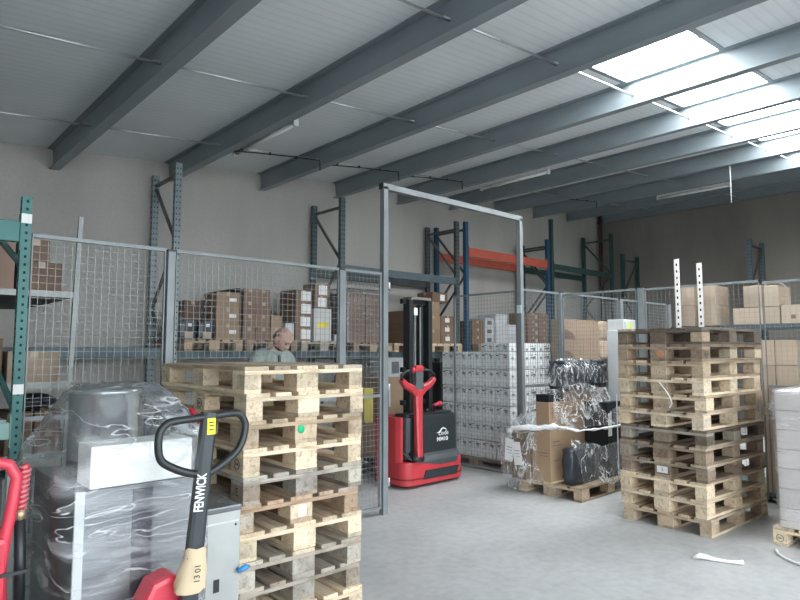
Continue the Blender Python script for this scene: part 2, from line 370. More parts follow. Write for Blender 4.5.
# ---------------------------------------------------------------- pallets
def pallet_proto():
    t = thing('wooden_pallet', 'x', 'pallet')
    for i, y in enumerate((-.3275, -.168, 0, .168, .3275)):
        w = (.145, .1, .145, .1, .145)[i]
        obj('deck_board', MB().box(-.6, .6, y - w / 2, y + w / 2, .122, .144, bev=.003), WOOD_X, t)
    for x in (-.5275, 0, .5275):
        obj('stringer_board', MB().box(x - .0725, x + .0725, -.4, .4, .1, .122, bev=.003), WOOD_Y, t)
        for i, y in enumerate((-.35, 0, .35)):
            w = (.1, .145, .1)[i]; obj('block', MB().box(x - .0725, x + .0725, y - w / 2, y + w / 2, .022, .1, bev=.003), WOOD_B, t)
    for i, y in enumerate((-.35, 0, .35)):
        w = (.1, .145, .1)[i]; obj('bottom_board', MB().box(-.6, .6, y - w / 2, y + w / 2, 0, .022, bev=.003), WOOD_X, t)
    return t
PAL = pallet_proto(); PAL_USED = False
FRESH, TAN, GREY, DARK, BROWN, RUST = (.78, .65, .48), (.57, .455, .33), (.48, .435, .37), (.19, .155, .125), (.34, .265, .20), (.52, .385, .275)
def pallet(x, y, z, rz, tone, label, group=None, sz=1.):
    global PAL_USED
    o = copy_tree(PAL) if PAL_USED else PAL; PAL_USED = True
    o.location = (x, y, z); o.rotation_euler = (0, 0, rz); o.scale = (1, 1, sz); tag(o, label, 'pallet', group)
    if not group and 'group' in o: del o['group']
    for c in o.children:
        f = rng.uniform(.78, 1.18); g = rng.uniform(-.03, .03); alt = rng.random()
        tn = tone if alt > .18 else rng.choice((TAN, GREY, BROWN, FRESH))
        tn = tuple(.65 * a + .35 * b for a, b in zip(tn, tone))
        c.color = (min(1, tn[0] * (f + g)), min(1, tn[1] * f), min(1, tn[2] * (f - g)), 1)
    return o
def block_sticker(p, name, mb, mat, label):
    o = obj(name, mb, mat, p); o['label'] = label; return o
# tall stack at the left: short side faces the doorway
LT = [(FRESH, 'new pale'), (FRESH, 'pale'), (TAN, 'tan'), (FRESH, 'pale'), (GREY, 'greyish'), (RUST, 'reddish tan'), (FRESH, 'new pale'), (GREY, 'grey weathered'), (GREY, 'grey weathered'), (FRESH, 'pale')]
LS = []
for i in range(10):
    k = 9 - i; tone, w = LT[i]
    if i == 0: lab = 'new pale wooden pallet on the very top of the left stack'
    else: lab = '%s wooden pallet, %s from the top of the left stack' % (w, NTH[i])
    if i == 2: lab = 'tan wooden pallet with green spot, third from top of the left stack'
    dx, dy = rng.uniform(-.012, .016), rng.uniform(-.015, .015)
    LS.append(pallet(2.005 + dx, 3.6 + dy, k * .148, R(90 + rng.uniform(-1.2, 1.2) - 1.0), tone, lab, 'pallets of the left stack', .148 / .144))
# the short side that faces the camera is local -X after the quarter turn
block_sticker(LS[2], 'green_sticker', MB().tube([(-.6015, .035, .078), (-.6035, .035, .078)], .023, 14), surf('green_spot', (.02, .5, .22), .6), 'round green paint spot')
def stamp(p, y, s, z=.062, x=-.601):
    ringpts = [(x, y + .026 * math.cos(a), z + .026 * math.sin(a)) for a in [2 * math.pi * q / 20 for q in range(20)]]
    obj('burnt_mark', MB().tube(ringpts, .002, 5, closed=True), INK, p)
    text('burnt_lettering', s, .018, INK, p, (x, y, z), (R(90), 0, R(-90)))
def stampx(p, x, s, z=.062, y=.401, rz=180):
    ringpts = [(x + .03 * math.cos(a), y, z + .026 * math.sin(a)) for a in [2 * math.pi * q / 20 for q in range(20)]]
    obj('burnt_mark', MB().tube(ringpts, .002, 5, closed=True), INK, p)
    text('burnt_lettering', s, .018, INK, p, (x, y, z), (R(90), 0, R(rz)))
stampx(LS[3], -.5275, 'EUR'); stampx(LS[1], 0, 'EUR'); text('burnt_lettering', 'E', .06, INK, LS[4], (-.5275, .401, .062), (R(90), 0, R(180)))
block_sticker(LS[5], 'torn_label', MB().box(-.602, -.6005, -.03, .02, .03, .09), PAPER, 'torn white paper scraps')
# tall stack at the right
RT = [(DARK, 'dark weathered'), (BROWN, 'dark brown'), (TAN, 'tan'), (FRESH, 'pale'), (TAN, 'tan'), (FRESH, 'new pale'), (DARK, 'dark weathered'), (BROWN, 'brown'), (BROWN, 'brown'), (FRESH, 'new pale'), (FRESH, 'pale'), (TAN, 'tan')]
RS = []
for i in range(12):
    k = 11 - i; tone, w = RT[i]
    lab = ('dark weathered wooden pallet on the very top of the right stack' if i == 0 else '%s wooden pallet at the bottom of the right stack, on the floor' % w if i == 11 else '%s wooden pallet, %s from the top of the right stack' % (w, NTH[i]))
    if i == 8: lab = 'brown wooden pallet with white label, ninth from top of the right stack'
    RS.append(pallet(6.05 + rng.uniform(-.015, .015), 2.477 + rng.uniform(-.012, .012), k * .1473, R(rng.uniform(-.8, .8) - 3.6), tone, lab, 'pallets of the right stack', .1473 / .144))
block_sticker(RS[8], 'paper_label', MB().box(-.6025, -.6005, -.05, .05, .035, .092), PAPER, 'white paper label')
text('label_print', '2', .04, INK, RS[8], (-.603, 0, .064), (R(90), 0, R(-90)))
block_sticker(RS[1], 'copper_patch', MB().ball((-.6, -.02, .06), .032, sq=(.08, 1.2, 1)), surf('orange_stain', (.5, .22, .12), .5), 'round orange stain')
stampx(RS[1], -.5275, 'EUR', y=-.401, rz=0)
t = tag(obj('loose_string', MB().tube([(5.42, 2.50, 1.285), (5.405, 2.44, 1.22), (5.412, 2.40, 1.15), (5.40, 2.38, 1.10), (5.412, 2.41, 1.06)], .005, 6), PAPER), 'white string dangling on front of the right pallet stack', 'string')

# ---------------------------------------------------------------- fences
def fence_post(x, y, h, label, w=.06, base=True):
    t = thing('fence_post', label, 'fence post', (x, y, 0))
    obj('post', MB().box(-w / 2, w / 2, -w / 2, w / 2, 0, h, bev=.004), GALV, t)
    obj('cap', MB().box(-w / 2 - .002, w / 2 + .002, -w / 2 - .002, w / 2 + .002, h, h + .012), BLACK, t)
    if base: obj('base_plate', MB().box(-.07, .07, -.07, .07, 0, .008), GALV, t)
    return t
def fence_panel(p0, p1, z0, z1, label, bars=(1.13,), bot=True, pitch=.05, wt=.0012, name='mesh_fence_panel', cat='fence panel', fr=.0125, side=.008):
    p0, p1 = Vector(p0), Vector(p1); L = (p1 - p0).length; a = math.atan2(p1.y - p0.y, p1.x - p0.x)
    t = thing(name, label, cat, (p0.x, p0.y, 0), a)
    mb = MB()
    mb.box(0, L, -fr, fr, z1 - 2 * fr, z1)
    if bot: mb.box(0, L, -fr, fr, z0, z0 + 2 * fr)
    for u in (0, L - side): mb.box(u, u + side, -fr * .8, fr * .8, z0, z1)
    obj('frame', mb, GALV, t)
    for b in bars: obj('cross_bar', MB().box(0, L, -fr * .9, fr * .9, b - .013, b + .013), GALV, t)
    mb = MB(); n = int(L / pitch)
    for i in range(1, n + 1):
        u = i * L / (n + 1); mb.box(u - wt, u + wt, -.004, -.004 + 2 * wt, z0, z1)
    m = int((z1 - z0) / pitch)
    for i in range(1, m):
        z = z0 + i * pitch; mb.box(0, L, 0, 2 * wt, z - wt, z + wt)
    obj('wire_mesh', mb, WIRE, t)
    return t
FY = 4.519
fence_post(1.775, FY, 2.31, 'thick grey fence post left of the standing man', .056)
fence_post(3.37, FY, 2.31, 'slim grey fence post just behind the left pallet stack', .055)
fence_panel((.86, FY), (1.735, FY), .06, 2.33, 'wire mesh fence panel at far left beside the teal rack post')
fence_panel((1.815, FY), (3.34, FY), .06, 2.33, 'wire mesh fence panel in front of the man')
fence_panel((3.4, FY), (3.865, FY), .06, 2.33, 'narrow wire mesh fence panel left of the gate opening', side=.025)
# gate frame
t = thing('gate_portal', 'tall grey portal frame over the open gateway', 'gate frame', (3.9, FY, 0))
obj('gate_post', MB().box(-.03, .03, -.03, .03, 0, 3.2, bev=.003), GALV, t); obj('gate_post', MB().box(2.19, 2.25, -.03, .03, 0, 3.2, bev=.003), GALV, t)
obj('lintel', MB().box(-.03, 2.25, -.03, .03, 3.17, 3.23, bev=.003), GALV, t)
obj('end_cap', MB().box(-.045, -.03, -.03, .03, 3.17, 3.23), BLACK, t)
for z in (2.2, 1.2, .3): obj('hinge', MB().tube([(.045, -.02, z - .04), (.045, -.02, z + .04)], .014, 8), ROD, t)
obj('lock_plate', MB().box(.03, .05, -.04, .03, 1.02, 1.16), ROD, t)
obj('catch_plate', MB().box(2.18, 2.192, -.034, .03, 2.02, 2.12), surf('bare_zinc', (.55, .66, .66), .4, .3), t)
fence_panel((6.12, FY + .04), (6.12, 5.63), .06, 2.31, 'open mesh gate leaf swung in front of the white can stack', (), name='gate_leaf', cat='gate', side=.027)
fence_post(6.99, FY, 2.33, 'grey corner fence post behind the wrapped mixed pallet', .07)
fence_panel((6.155, FY), (6.955, FY), .06, 2.33, 'wire mesh fence panel right of the gateway')
for x, lab in ((8.57, 'grey fence post far behind the white tall carton'), (10.2, 'grey fence post furthest away on the inner fence')): fence_post(x, FY, 2.33, lab, .09)
fence_panel((7.03, FY), (8.52, FY), .06, 2.34, 'wire mesh inner fence panel running back behind long brown cartons')
fence_panel((8.62, FY), (10.15, FY), .06, 2.34, 'wire mesh inner fence panel in the dim distance')
FX = 7.0
fence_panel((FX, 4.48), (FX, 3.47), .06, 2.31, 'wire mesh side fence panel nearest the corner post', (1.2,))
fence_post(FX, 3.40, 2.31, 'grey side fence post left of the white slotted uprights', .075)
fence_panel((FX, 3.36), (FX, 2.137), .06, 2.30, 'wire mesh side fence panel behind the right pallet stack', (1.2,))
fence_panel((FX, 2.103), (FX, .7), .06, 2.28, 'wire mesh side fence panel at the right edge of the view', (1.2,))

# ---------------------------------------------------------------- racks
def rack_frame(x, y0, y1, h, mat, label, holes=True, w=.085, d=.07, alongx=False, bm=None, hr=None):
    t = thing('rack_upright_frame', label, 'rack frame', (x, y0, 0), R(-90) if alongx else 0)
    D = y1 - y0
    for yy in (d / 2, D - d / 2):
        mb = MB(); mb.box(-w / 2, w / 2, yy - d / 2, yy + d / 2, 0, h if yy < D / 2 or not hr else hr)
        if holes:
            z = .1
            while z < h - .03:
                for u in (-.02, .02): mb.box(u - .007, u + .007, yy - d / 2 - .0015, yy - d / 2 + .004, z - .011, z + .011, 1)
                mb.box(-w / 2 - .0015, -w / 2 + .003, yy - .009, yy + .009, z - .011, z + .011, 1)
                z += .075
        obj('post', mb, [mat, HOLE], t)
        obj('foot_plate', MB().box(-.07, .07, yy - .06, yy + .06, 0, .008), mat, t)
    bm = bm or BRACE
    z = (hr or h) - .15; obj('brace', MB().tube([(0, d, z), (0, D - d, z)], .019, square=True), bm, t)
    up = False
    while z > .9:
        a, b = (z - .05, z - .85)
        obj('brace', MB().tube([(0, D - d if not up else d, a), (0, d if not up else D - d, b)], .017, square=True), bm, t); z -= .85; up = not up
    obj('brace', MB().tube([(0, d, .2), (0, D - d, .2)], .019, square=True), bm, t)
    return t
def rack_beam(x0, x1, y, z0, z1, mat, label, d=.05):
    t = thing('rack_beam', label, 'rack beam', (x0, y, z0))
    L = x1 - x0; h = z1 - z0
    mb = MB(); mb.box(0, L, -d / 2, d / 2, 0, h, bev=.006)
    obj('beam', mb, mat, t)
    for u in (-.006, L + .001): obj('end_connector', MB().box(u, u + .005, -d / 2 - .004, d / 2 + .004, -.05, h + .05), mat, t)
    return t
Y0, Y1 = 7.65, 8.5
YBm, YBr = Y0 + .03, Y1 - .03
rack_frame(3.08, Y0, Y1, 4.0, RACKL, 'light grey perforated rack frame left of the man, reaching the roof beam')
rack_frame(5.74, Y0, Y1, 4.0, RACKG, 'blue grey rack frame left of the gate frame')
rack_frame(8.44, Y0, Y1, 4.0, RACKD, 'dark grey rack frame directly left of the blue rack frame')
rack_frame(8.70, Y0, Y1, 4.03, RACKB, 'bright blue rack frame at left end of the red beams', holes=False, bm=RACKD)
rack_frame(11.42, Y0, Y1, 4.02, RACKB, 'blue rack frame at right end of the red beams', holes=False, bm=RACKD)
rack_frame(11.58, Y0, Y1, 4.5, RACKGR, 'tall dark green rack frame right of the red beams', holes=False, bm=RACKD, hr=4.0)
rack_frame(14.25, Y0, Y1, 4.52, RACKGR, 'tall dark green rack frame near the far wall corner', holes=False, bm=RACKD)
rack_frame(14.42, 7.5, 7.5 + .85, 4.0, RACKGR, 'dark rack frame standing against the far right wall by the corner', holes=False, alongx=True, bm=RACKD)
rack_frame(14.3, 4.53, 4.53 + .88, 3.98, RACKG, 'blue grey rack frame standing alone against dim right wall', holes=True, alongx=True, bm=RACKD)
for nm, x0, x1, z0, z1, m in (('left bay behind the wrapped machine', .45, 3.03, 1.48, 1.6, RACKG), ('bay behind the man', 3.13, 5.69, 1.45, 1.56, RACKG), ('bay behind the red stacker', 5.79, 8.39, 1.42, 1.54, RACKG), ('red beam bay, low down', 8.76, 11.37, 1.42, 1.54, RACKG), ('dark green bay, low down', 11.64, 14.2, 1.42, 1.54, RACKGR)):
    rack_beam(x0, x1, YBm, z0, z1, m, 'front rack beam at eye height in the %s' % nm)
    rack_beam(x0, x1, YBr, z0, z1, m, 'rear rack beam at eye height in the %s' % nm)
rack_beam(5.79, 8.39, YBm, 2.79, 2.92, RACKG, 'grey front rack beam high behind the gate frame')
rack_beam(5.79, 8.39, YBr, 2.79, 2.92, RACKD, 'dark grey rear rack beam high behind the gate frame')
rack_beam(8.76, 11.37, YBm, 3.37, 3.54, ORANGE, 'orange red front rack beam between the blue frames')
rack_beam(8.76, 11.37, YBr, 3.37, 3.53, ORANGE, 'orange red rear rack beam by the wall between blue frames')
rack_beam(11.64, 14.2, YBm, 3.37, 3.5, RACKGR, 'dark green front rack beam high in the far bay')
rack_beam(11.64, 14.2, YBr, 3.37, 3.5, RACKGR, 'dark green rear rack beam high in the far bay')
# teal rack on the extreme left
TX, TY = .80, 4.37
t = thing('teal_rack_upright', 'teal perforated rack upright frame at the far left with white stickers', 'rack frame', (TX, TY, 0))
for yy in (0, 1.1):
    mb = MB(); mb.box(-.035, .02, yy - .03, yy + .03, 0, 2.53)
    z = .1
    while z < 2.5:
        mb.box(-.013, .0, yy - .0315, yy - .025, z - .008, z + .008, 1); mb.box(-.0365, -.03, yy - .008, yy + .008, z - .008, z + .008, 1); z += .05
    obj('post', mb, [RACKT, HOLE], t)
for z in (.3, 1.2, 2.1): obj('brace', MB().tube([(-.01, .035, z), (-.01, 1.07, z + .35)], .015, square=True), RACKT, t)
for z in (2.36, 1.30): obj('sticker', MB().box(-.036, .021, -.033, -.03, z, z + .06), PAPER, t)['label'] = 'white wrap-round sticker'
obj('foot_sleeve', MB().box(-.041, .026, -.036, .036, 0, .9), surf('pale_grey_sleeve', (.45, .47, .46), .6), t)['label'] = 'pale grey lower sleeve'
rack_beam(-1.7, .76, TY, 2.24, 2.37, RACKT, 'teal rack beam high at the left edge of the view')
rack_beam(-1.7, .76, TY, 1.03, 1.13, surf('pale_green_beam', (.28, .45, .4), .5), 'pale green rack beam low at the left edge of the view')
# side shelving behind the left fence
t = thing('storage_shelving', 'grey slotted steel shelving with brown cartons behind the left fence', 'shelving', (.2, 5.5, 0))
ANG = surf('slotted_angle', (.31, .32, .31), .45, .3)
for x, y in ((1.15, 0), (1.15, 2.0), (0, 0), (0, 2.0)):
    if x > 1 and y == 0: obj('post', MB().tube([(x - .02, .0, 0), (x + .045, .0, 2.68)], .017, square=True), ANG, t); continue
    obj('post', MB().box(x - .018, x + .018, y - .003, y + .003, 0, 2.66).box(x + .012, x + .018, y - .003, y + .04, 0, 2.66), ANG, t)
for z in (2.03, 1.30, .75, .15):
    s = obj('shelf', MB().box(-.02, 1.17, .004, 2.04, z - .03, z), surf('dark_deck', (.10, .105, .11), .7), t)
    obj('shelf_edge', MB().box(-.02, 1.17, -.012, .003, z - .035, z + .012), ANG, s)

# ---------------------------------------------------------------- cartons
CB, CBD, CBP, CBL, CBR = (.40, .285, .19), (.26, .175, .125), (.50, .385, .29), (.58, .46, .34), (.29, .195, .145)
def carton(x0, x1, y0, y1, z0, z1, tone, label, group=None, tape=True, sticker=None, name='cardboard_box', cat='box', rz=0., mat=None, seam=None):
    w, d, h = x1 - x0, y1 - y0, z1 - z0
    t = thing(name, label, cat, ((x0 + x1) / 2, (y0 + y1) / 2, z0), rz, group)
    o = obj('box_body', MB().box(-w / 2, w / 2, -d / 2, d / 2, 0, h, bev=min(.006, h * .06)), mat or CARD, t)
    f = rng.uniform(.9, 1.1); o.color = tuple(min(1, c * f) for c in tone) + (1,)
    if tape:
        e = .0012; q = .025
        obj('tape', MB().box(-w / 2 - e, w / 2 + e, -q, q, h - .05, h + e) if w >= d else MB().box(-q, q, -d / 2 - e, d / 2 + e, h - .05, h + e), TAPE, t)
    if sticker:
        # (face, u0, u1, v0, v1, material) with u, v as fractions of that face
        face, u0, u1, v0, v1, m = sticker
        if face == 'y': mb = MB().box(-w / 2 + u0 * w, -w / 2 + u1 * w, -d / 2 - .0025, -d / 2 - .0005, v0 * h, v1 * h)
        else: mb = MB().box(-w / 2 - .0025, -w / 2 - .0005, -d / 2 + u0 * d, -d / 2 + u1 * d, v0 * h, v1 * h)
        obj('label_sticker', mb, m, t)['label'] = 'pale printed sticker'
    return t
def column(x0, x1, y0, y1, z0, hs, tone, what, where, group=None, **kw):
    z = z0; n = len(hs)
    for i, h in enumerate(hs):
        j = rng.uniform(-.008, .008)
        o = ordinal(i, n)
        carton(x0 + j, x1 + j, y0, y1, z, z + h, tone, '%s, %s %s' % (what, o, where) if n > 1 else '%s %s' % (what, where), group, **kw); z += h
# left shelving contents
carton(.99, 1.285, 5.56, 5.95, 2.03, 2.28, CBR, 'low brown carton on the top shelf right of the teal post')
carton(1.0, 1.19, 5.56, 5.9, 2.28, 2.46, CBR, 'small brown carton stacked on another beside the teal post')
carton(.5, .95, 5.56, 6.1, 2.03, 2.42, (.45, .31, .25), 'pinkish brown carton on the top shelf left of the teal post')
carton(.93, 1.29, 5.54, 6.0, 1.30, 1.56, CBP, 'wide tan carton on the middle shelf beside the slotted post')
carton(.45, .90, 5.56, 6.1, 1.30, 1.66, CBD, 'brown carton on the middle shelf left of the teal post')
for i, (x0, x1, z0, z1) in enumerate(((.94, 1.14, .75, .93), (1.145, 1.345, .75, .93), (.95, 1.13, .93, 1.08), (1.14, 1.33, .93, 1.08))):
    carton(x0, x1 - .005, 5.56, 6.05, z0, z1, CBD, 'dark brown carton on the lower shelf, %s of four' % ('bottom left', 'bottom right', 'top left', 'top right')[i], 'dark cartons on the lower shelf')
tag(obj('dark_sack', MB().ball((1.16, 5.78, 1.15), .075, sq=(2.4, 2.2, .9)), BLACKS), 'rounded dark sack lying on cartons under the middle shelf', 'sack')
for i in range(2): carton(.94 + .2 * i, 1.13 + .2 * i, 5.56, 6.0, .15, .58, (.42, .44, .45), '%s pale grey carton on the bottom shelf' % ('left', 'right')[i], tape=False)
t = thing('rack_deck', 'grey deck board on the pale green beam at the left edge', 'rack deck', (-.5, 4.9, 1.131)); obj('deck', MB().box(-1.2, 1.24, -.555, .5, -.001, .018), RACKL, t)
carton(.35, .62, 4.42, 4.77, 1.15, 1.29, (.75, .77, .76), 'white box on the pale green beam at the left edge', tape=False)
# bay behind the man
def shelf_pallet(x0, x1, tone, lab): pallet((x0 + x1) / 2, (Y0 + Y1) / 2 + .0, 1.56, R(90), tone, lab)
shelf_pallet(3.14, 3.94, RUST, 'reddish pallet on the rack left of the man')
b = []
for i, (x0, x1) in enumerate(((3.15, 3.38), (3.40, 3.62))):
    z = 1.704
    t = thing('wrapped_bundle', '%s black plastic wrapped bundle on the rack left of the man' % ('left', 'right')[i], 'bundle', ((x0 + x1) / 2, 7.85, z))
    obj('bundle_body', MB().box(-.11, .11, -.22, .22, 0, .26, bev=.045), BLACKS, t)
    obj('light_patch', MB().box(-.06, .05, -.2235, -.2195, .02, .1, bev=.001), surf('beige_content', (.45, .36, .28), .6), t)['label'] = 'pale beige contents showing through'
    obj('white_patch', MB().box(-.02, .03, -.2235, -.2195, .17, .21), PAPER, t)['label'] = 'white tag'  # small white rectangle on the upper front face
column(3.62, 3.96, 7.62, 8.0, 1.704, (.215, .215, .22), CB, 'brown carton with white sticker', 'of the column beside black bundles', 'cartons beside the black bundles', sticker=('y', .55, .85, .4, .62, PAPER))
column(3.36, 3.60, 8.05, 8.4, 1.704, (.27, .27), CBD, 'dark brown carton', 'behind the black bundles')
shelf_pallet(4.0, 4.8, BROWN, 'brown pallet on the rack hidden behind the man')
column(3.95, 4.02, 7.7, 8.35, 1.704, (.72,), (.03, .033, .035), 'black upright panel', 'left of the tall brown stack', tape=False)
column(4.04, 4.24, 7.66, 8.1, 1.704, (.18, .18, .18, .18), CBR, 'reddish brown carton', 'of the left row behind the man', 'reddish cartons behind the man')
column(4.25, 4.46, 7.66, 8.1, 1.704, (.18, .18, .18, .18), CBR, 'reddish brown carton', 'of the middle row behind the man', 'reddish cartons behind the man')
column(4.14, 4.34, 7.42, 7.65, 1.60, (.0,), CBR, 'x', 'x') if False else None
column(4.48, 4.66, 7.66, 8.1, 1.704, (.18, .18), CB, 'reddish brown carton', 'of the short row directly behind the man', 'reddish cartons behind the man')
shelf_pallet(4.88, 5.68, GREY, 'grey pallet on the rack right of the man')
carton(4.72, 4.86, 7.66, 7.95, 1.57, 1.96, (.72, .74, .75), 'slim white printed carton just right of the man', tape=False, sticker=('y', .15, .85, .5, .6, INK))
column(4.88, 5.16, 7.66, 8.1, 1.704, (.19, .19, .19, .19), CBR, 'brown carton with big white label', 'of the column right of the man', 'white labelled cartons right of the man', sticker=('y', .35, .95, .15, .9, PAPER))
carton(5.20, 5.52, 7.64, 8.0, 1.704, 2.20, (.74, .75, .72), 'tall white carton with yellow print right of the man', tape=False, sticker=('y', .2, .8, .42, .58, YELLOW))
column(5.22, 5.48, 7.66, 8.0, 2.20, (.19, .19), CBR, 'brown carton with white label', 'on top of the tall white carton', sticker=('y', .25, .85, .12, .88, PAPER))
carton(5.56, 5.69, 7.60, 7.64, 1.60, 1.80, (.7, .7, .72), 'white and pink flat package by the blue grey rack post', tape=False, sticker=('y', .15, .85, .2, .55, surf('pink_print', (.6, .2, .25), .6)))
# bay behind the stacker
def bay2(x0, x1, tone, lab): pallet((x0 + x1) / 2, (Y0 + Y1) / 2, 1.54, R(90), tone, lab)
bay2(5.83, 6.63, BROWN, 'brown pallet on the rack seen through the narrow fence panel')
i = 0
for cz, h in enumerate((.2, .2, .2, .2)):
    for cx in range(2):
        carton(5.85 + .38 * cx, 6.22 + .38 * cx, 7.68, 8.2, 1.684 + .2 * cz, 1.684 + .2 * cz + .198, CBR, 'brown carton under film, %s layer, %s half, behind narrow fence panel' % (ordinal(cz, 4), ('left', 'right')[cx]), 'film covered cartons behind the narrow fence panel', tape=False)
def film_sleeve(name, label, x0, x1, y0, y1, z0, z1, mat, nz=14, nu=40, amp=.012, pinch=None, seed=1, top=True, parent=None, bulge=None):
    r = random.Random(seed); per = 2 * ((x1 - x0) + (y1 - y0)); vs = []; fs = []
    ph = [(r.uniform(0, 6.28), r.uniform(3, 9), r.uniform(2, 8)) for _ in range(5)]
    def pt(u):
        d = u * per; w, h = x1 - x0, y1 - y0
        if d < w: return x0 + d, y0, 0, -1
        d -= w
        if d < h: return x1, y0 + d, 1, 0
        d -= h
        if d < w: return x1 - d, y1, 0, 1
        d -= w; return x0, y1 - d, -1, 0
    for j in range(nz + 1):
        v = j / nz; z = z0 + (z1 - z0) * v
        for i in range(nu):
            x, y, nx, ny = pt(i / nu); q = sum(math.sin(p + a * i / nu * 6.28 + b * v) for p, a, b in ph) / 5
            e = amp * (q + r.uniform(-.5, .5)) + amp * .9
            if bulge: bx, by = bulge(x, y, z); x += bx; y += by
            vs.append((x + nx * e, y + ny * e, z + (r.uniform(-.01, .01) if 0 < j < nz else 0)))
    for j in range(nz):
        for i in range(nu): fs.append((j * nu + i, j * nu + (i + 1) % nu, (j + 1) * nu + (i + 1) % nu, (j + 1) * nu + i))
    if top: fs.append(tuple(nz * nu + i for i in range(nu)))
    mb = MB().add(vs, fs, 0, True)
    o = obj(name, mb, mat, parent)
    if label: tag(o, label, 'plastic film')
    return o
film_sleeve('stretch_film', 'clear film around brown cartons behind the narrow fence panel', 5.83, 6.63, 7.66, 8.22, 1.69, 2.56, FILM, seed=3)
bay2(6.68, 7.48, TAN, 'tan pallet on the rack left of the stacker mast')
column(7.05, 7.4, 7.66, 8.1, 1.684, (.2, .16, .2), CBD, 'dark carton', 'of the column left of the stacker mast', sticker=('y', .3, .8, .3, .7, surf('dull_label', (.4, .4, .38), .7)))
bay2(7.53, 8.33, FRESH, 'pale pallet on the rack right of the stacker mast')
column(7.60, 7.95, 7.66, 8.1, 1.684, (.25, .25, .25), CB, 'brown carton', 'of the left column right of stacker mast')
column(7.97, 8.36, 7.66, 8.1, 1.684, (.17, .17, .17), CBR, 'brown carton with small white label', 'of the right column beside blue rack', sticker=('y', .3, .6, .3, .75, PAPER))
carton(7.80, 8.2, 7.7, 8.1, 2.434, 2.62, CBD, 'dark brown carton crowning the columns right of the stacker mast', sticker=('y', .5, .8, .2, .8, PAPER))
# floor level under that bay
carton(5.98, 6.5, 7.0, 7.4, 0, .62, CB, 'large brown carton on the floor left of the stacker', rz=0)
carton(5.98, 6.5, 7.0, 7.4, .62, 1.15, CB, 'brown carton stacked on floor carton left of the stacker')
carton(6.1, 6.48, 7.02, 7.4, 1.15, 1.45, (.5, .52, .53), 'grey white carton topping the floor stack left of the stacker', tape=False, sticker=('y', .3, .7, .2, .8, surf('grey_print', (.12, .13, .14), .7)))
t = thing('dark_block', 'tall black block painted as the dark behind the stacker mast', 'dark block', (7.62, 7.35, 0))
obj('block_body', MB().box(-.2, .2, -.2, .25, .06, 1.36, bev=.01), surf('dark_block', (.012, .014, .016), .5), t); obj('block_front', MB().box(-.18, .18, -.206, -.2, .12, 1.3), BLACK, t)  # black block, the darkness under the rack put into its colour
for sx in (-.15, .15): obj('foot', MB().box(sx - .04, sx + .04, -.15, .22, 0, .06), BLACK, t)
carton(5.45, 5.92, 7.0, 7.5, 0, .5, CBD, 'dim brown carton on the floor seen left of the gate post', tape=False)
carton(5.66, 5.83, 7.0, 7.5, .5, 1.0, (.72, .6, .12), 'narrow yellow carton stacked on a brown one left of gate post', tape=False)
# red beam bay
pallet(9.2, 8.08, 1.54, R(90), BROWN, 'brown pallet on the rack behind the gate leaf')
pallet(10.15, 8.08, 1.54, R(90), GREY, 'grey pallet on the rack behind the gate post')
pallet(11.0, 8.08, 1.54, R(90), BROWN, 'brown pallet on the rack right of the gate post')
column(8.85, 9.2, 7.68, 8.1, 1.684, (.15, .15, .15), CBD, 'small dark brown carton', 'of the column beside the white boxes')
column(9.22, 9.5, 7.66, 8.1, 1.684, (.17, .17, .17), (.62, .64, .65), 'narrow pale carton', 'of the column behind the gate leaf', tape=False, sticker=('y', .2, .7, .25, .7, surf('grey_print', (.12, .13, .14), .7)))
column(9.52, 9.88, 7.64, 8.1, 1.684, (.2, .2, .2), (.70, .72, .74), 'white carton', 'of the left column behind the gate leaf', tape=False)
column(9.89, 10.22, 7.64, 8.1, 1.684, (.2, .2), (.70, .72, .74), 'white carton', 'of the right column behind the gate leaf', tape=False)
for cz in range(4):
    for cx in range(2):
        carton(10.62 + .4 * cx, 11.0 + .4 * cx, 7.66, 8.15, 1.684 + .17 * cz, 1.684 + .17 * cz + .168, CBR, 'dim brown carton right of gate post, %s layer, %s half' % (ordinal(cz, 4), ('left', 'right')[cx]), 'dim brown cartons right of the gate post', sticker=('y', .7, .9, .3, .7, surf('dull_label', (.4, .4, .38), .7)) if cx == 0 else None)
# ---------------------------------------------------------------- white packs of cans behind the gate
def pack_mesh(w, d, h, tiers=2):
    mb = MB()
    mb.box(-w / 2 + .006, w / 2 - .006, -d / 2 + .006, d / 2 - .006, 0.004, h - .004)
    nx, ny = 2, 2; rx, ry = w / 4 - .002, d / 4 - .002; th = h / tiers
    for a in range(nx):
        for b in range(ny):
            cx, cy = -w / 2 + w / 4 + a * w / 2, -d / 2 + d / 4 + b * d / 2
            for q in range(tiers):
                z = q * th
                M = Matrix.Translation((cx, cy, z)) @ Matrix.Diagonal((rx, ry, 1, 1))
                mb.lathe([(.93, .004), (1, .01), (1, th - .014), (.93, th - .007), (.8, th - .003)], 12, M, 0)
                mb.lathe([(1.012, .018), (1.012, th - .05)], 12, M, 1)
    # printed squiggles on the upper tier, outer sides
    r = random.Random(5); zt = h - .5 * th
    for s in (-1, 1):
        for q in range(9):
            u = r.uniform(-.36, .36); z = zt + r.uniform(-.022, .03); l = r.uniform(.008, .024)
            mb.box(u * w - l, u * w + l, s * d / 2 - .004 if s > 0 else -d / 2 - .003, s * d / 2 + .003 if s > 0 else -d / 2 + .004, z - .004, z + .004, 2)
            u = r.uniform(-.36, .36); z = zt + r.uniform(-.022, .03)
            mb.box(s * w / 2 - .004 if s > 0 else -w / 2 - .003, s * w / 2 + .003 if s > 0 else -w / 2 + .004, u * d - l, u * d + l, z - .004, z + .004, 2)
    return mb
CANW = surf('white_can', (.84, .86, .86), .4, 0, .06); CANL = surf('silver_label', (.66, .69, .70), .4, .1, .1)
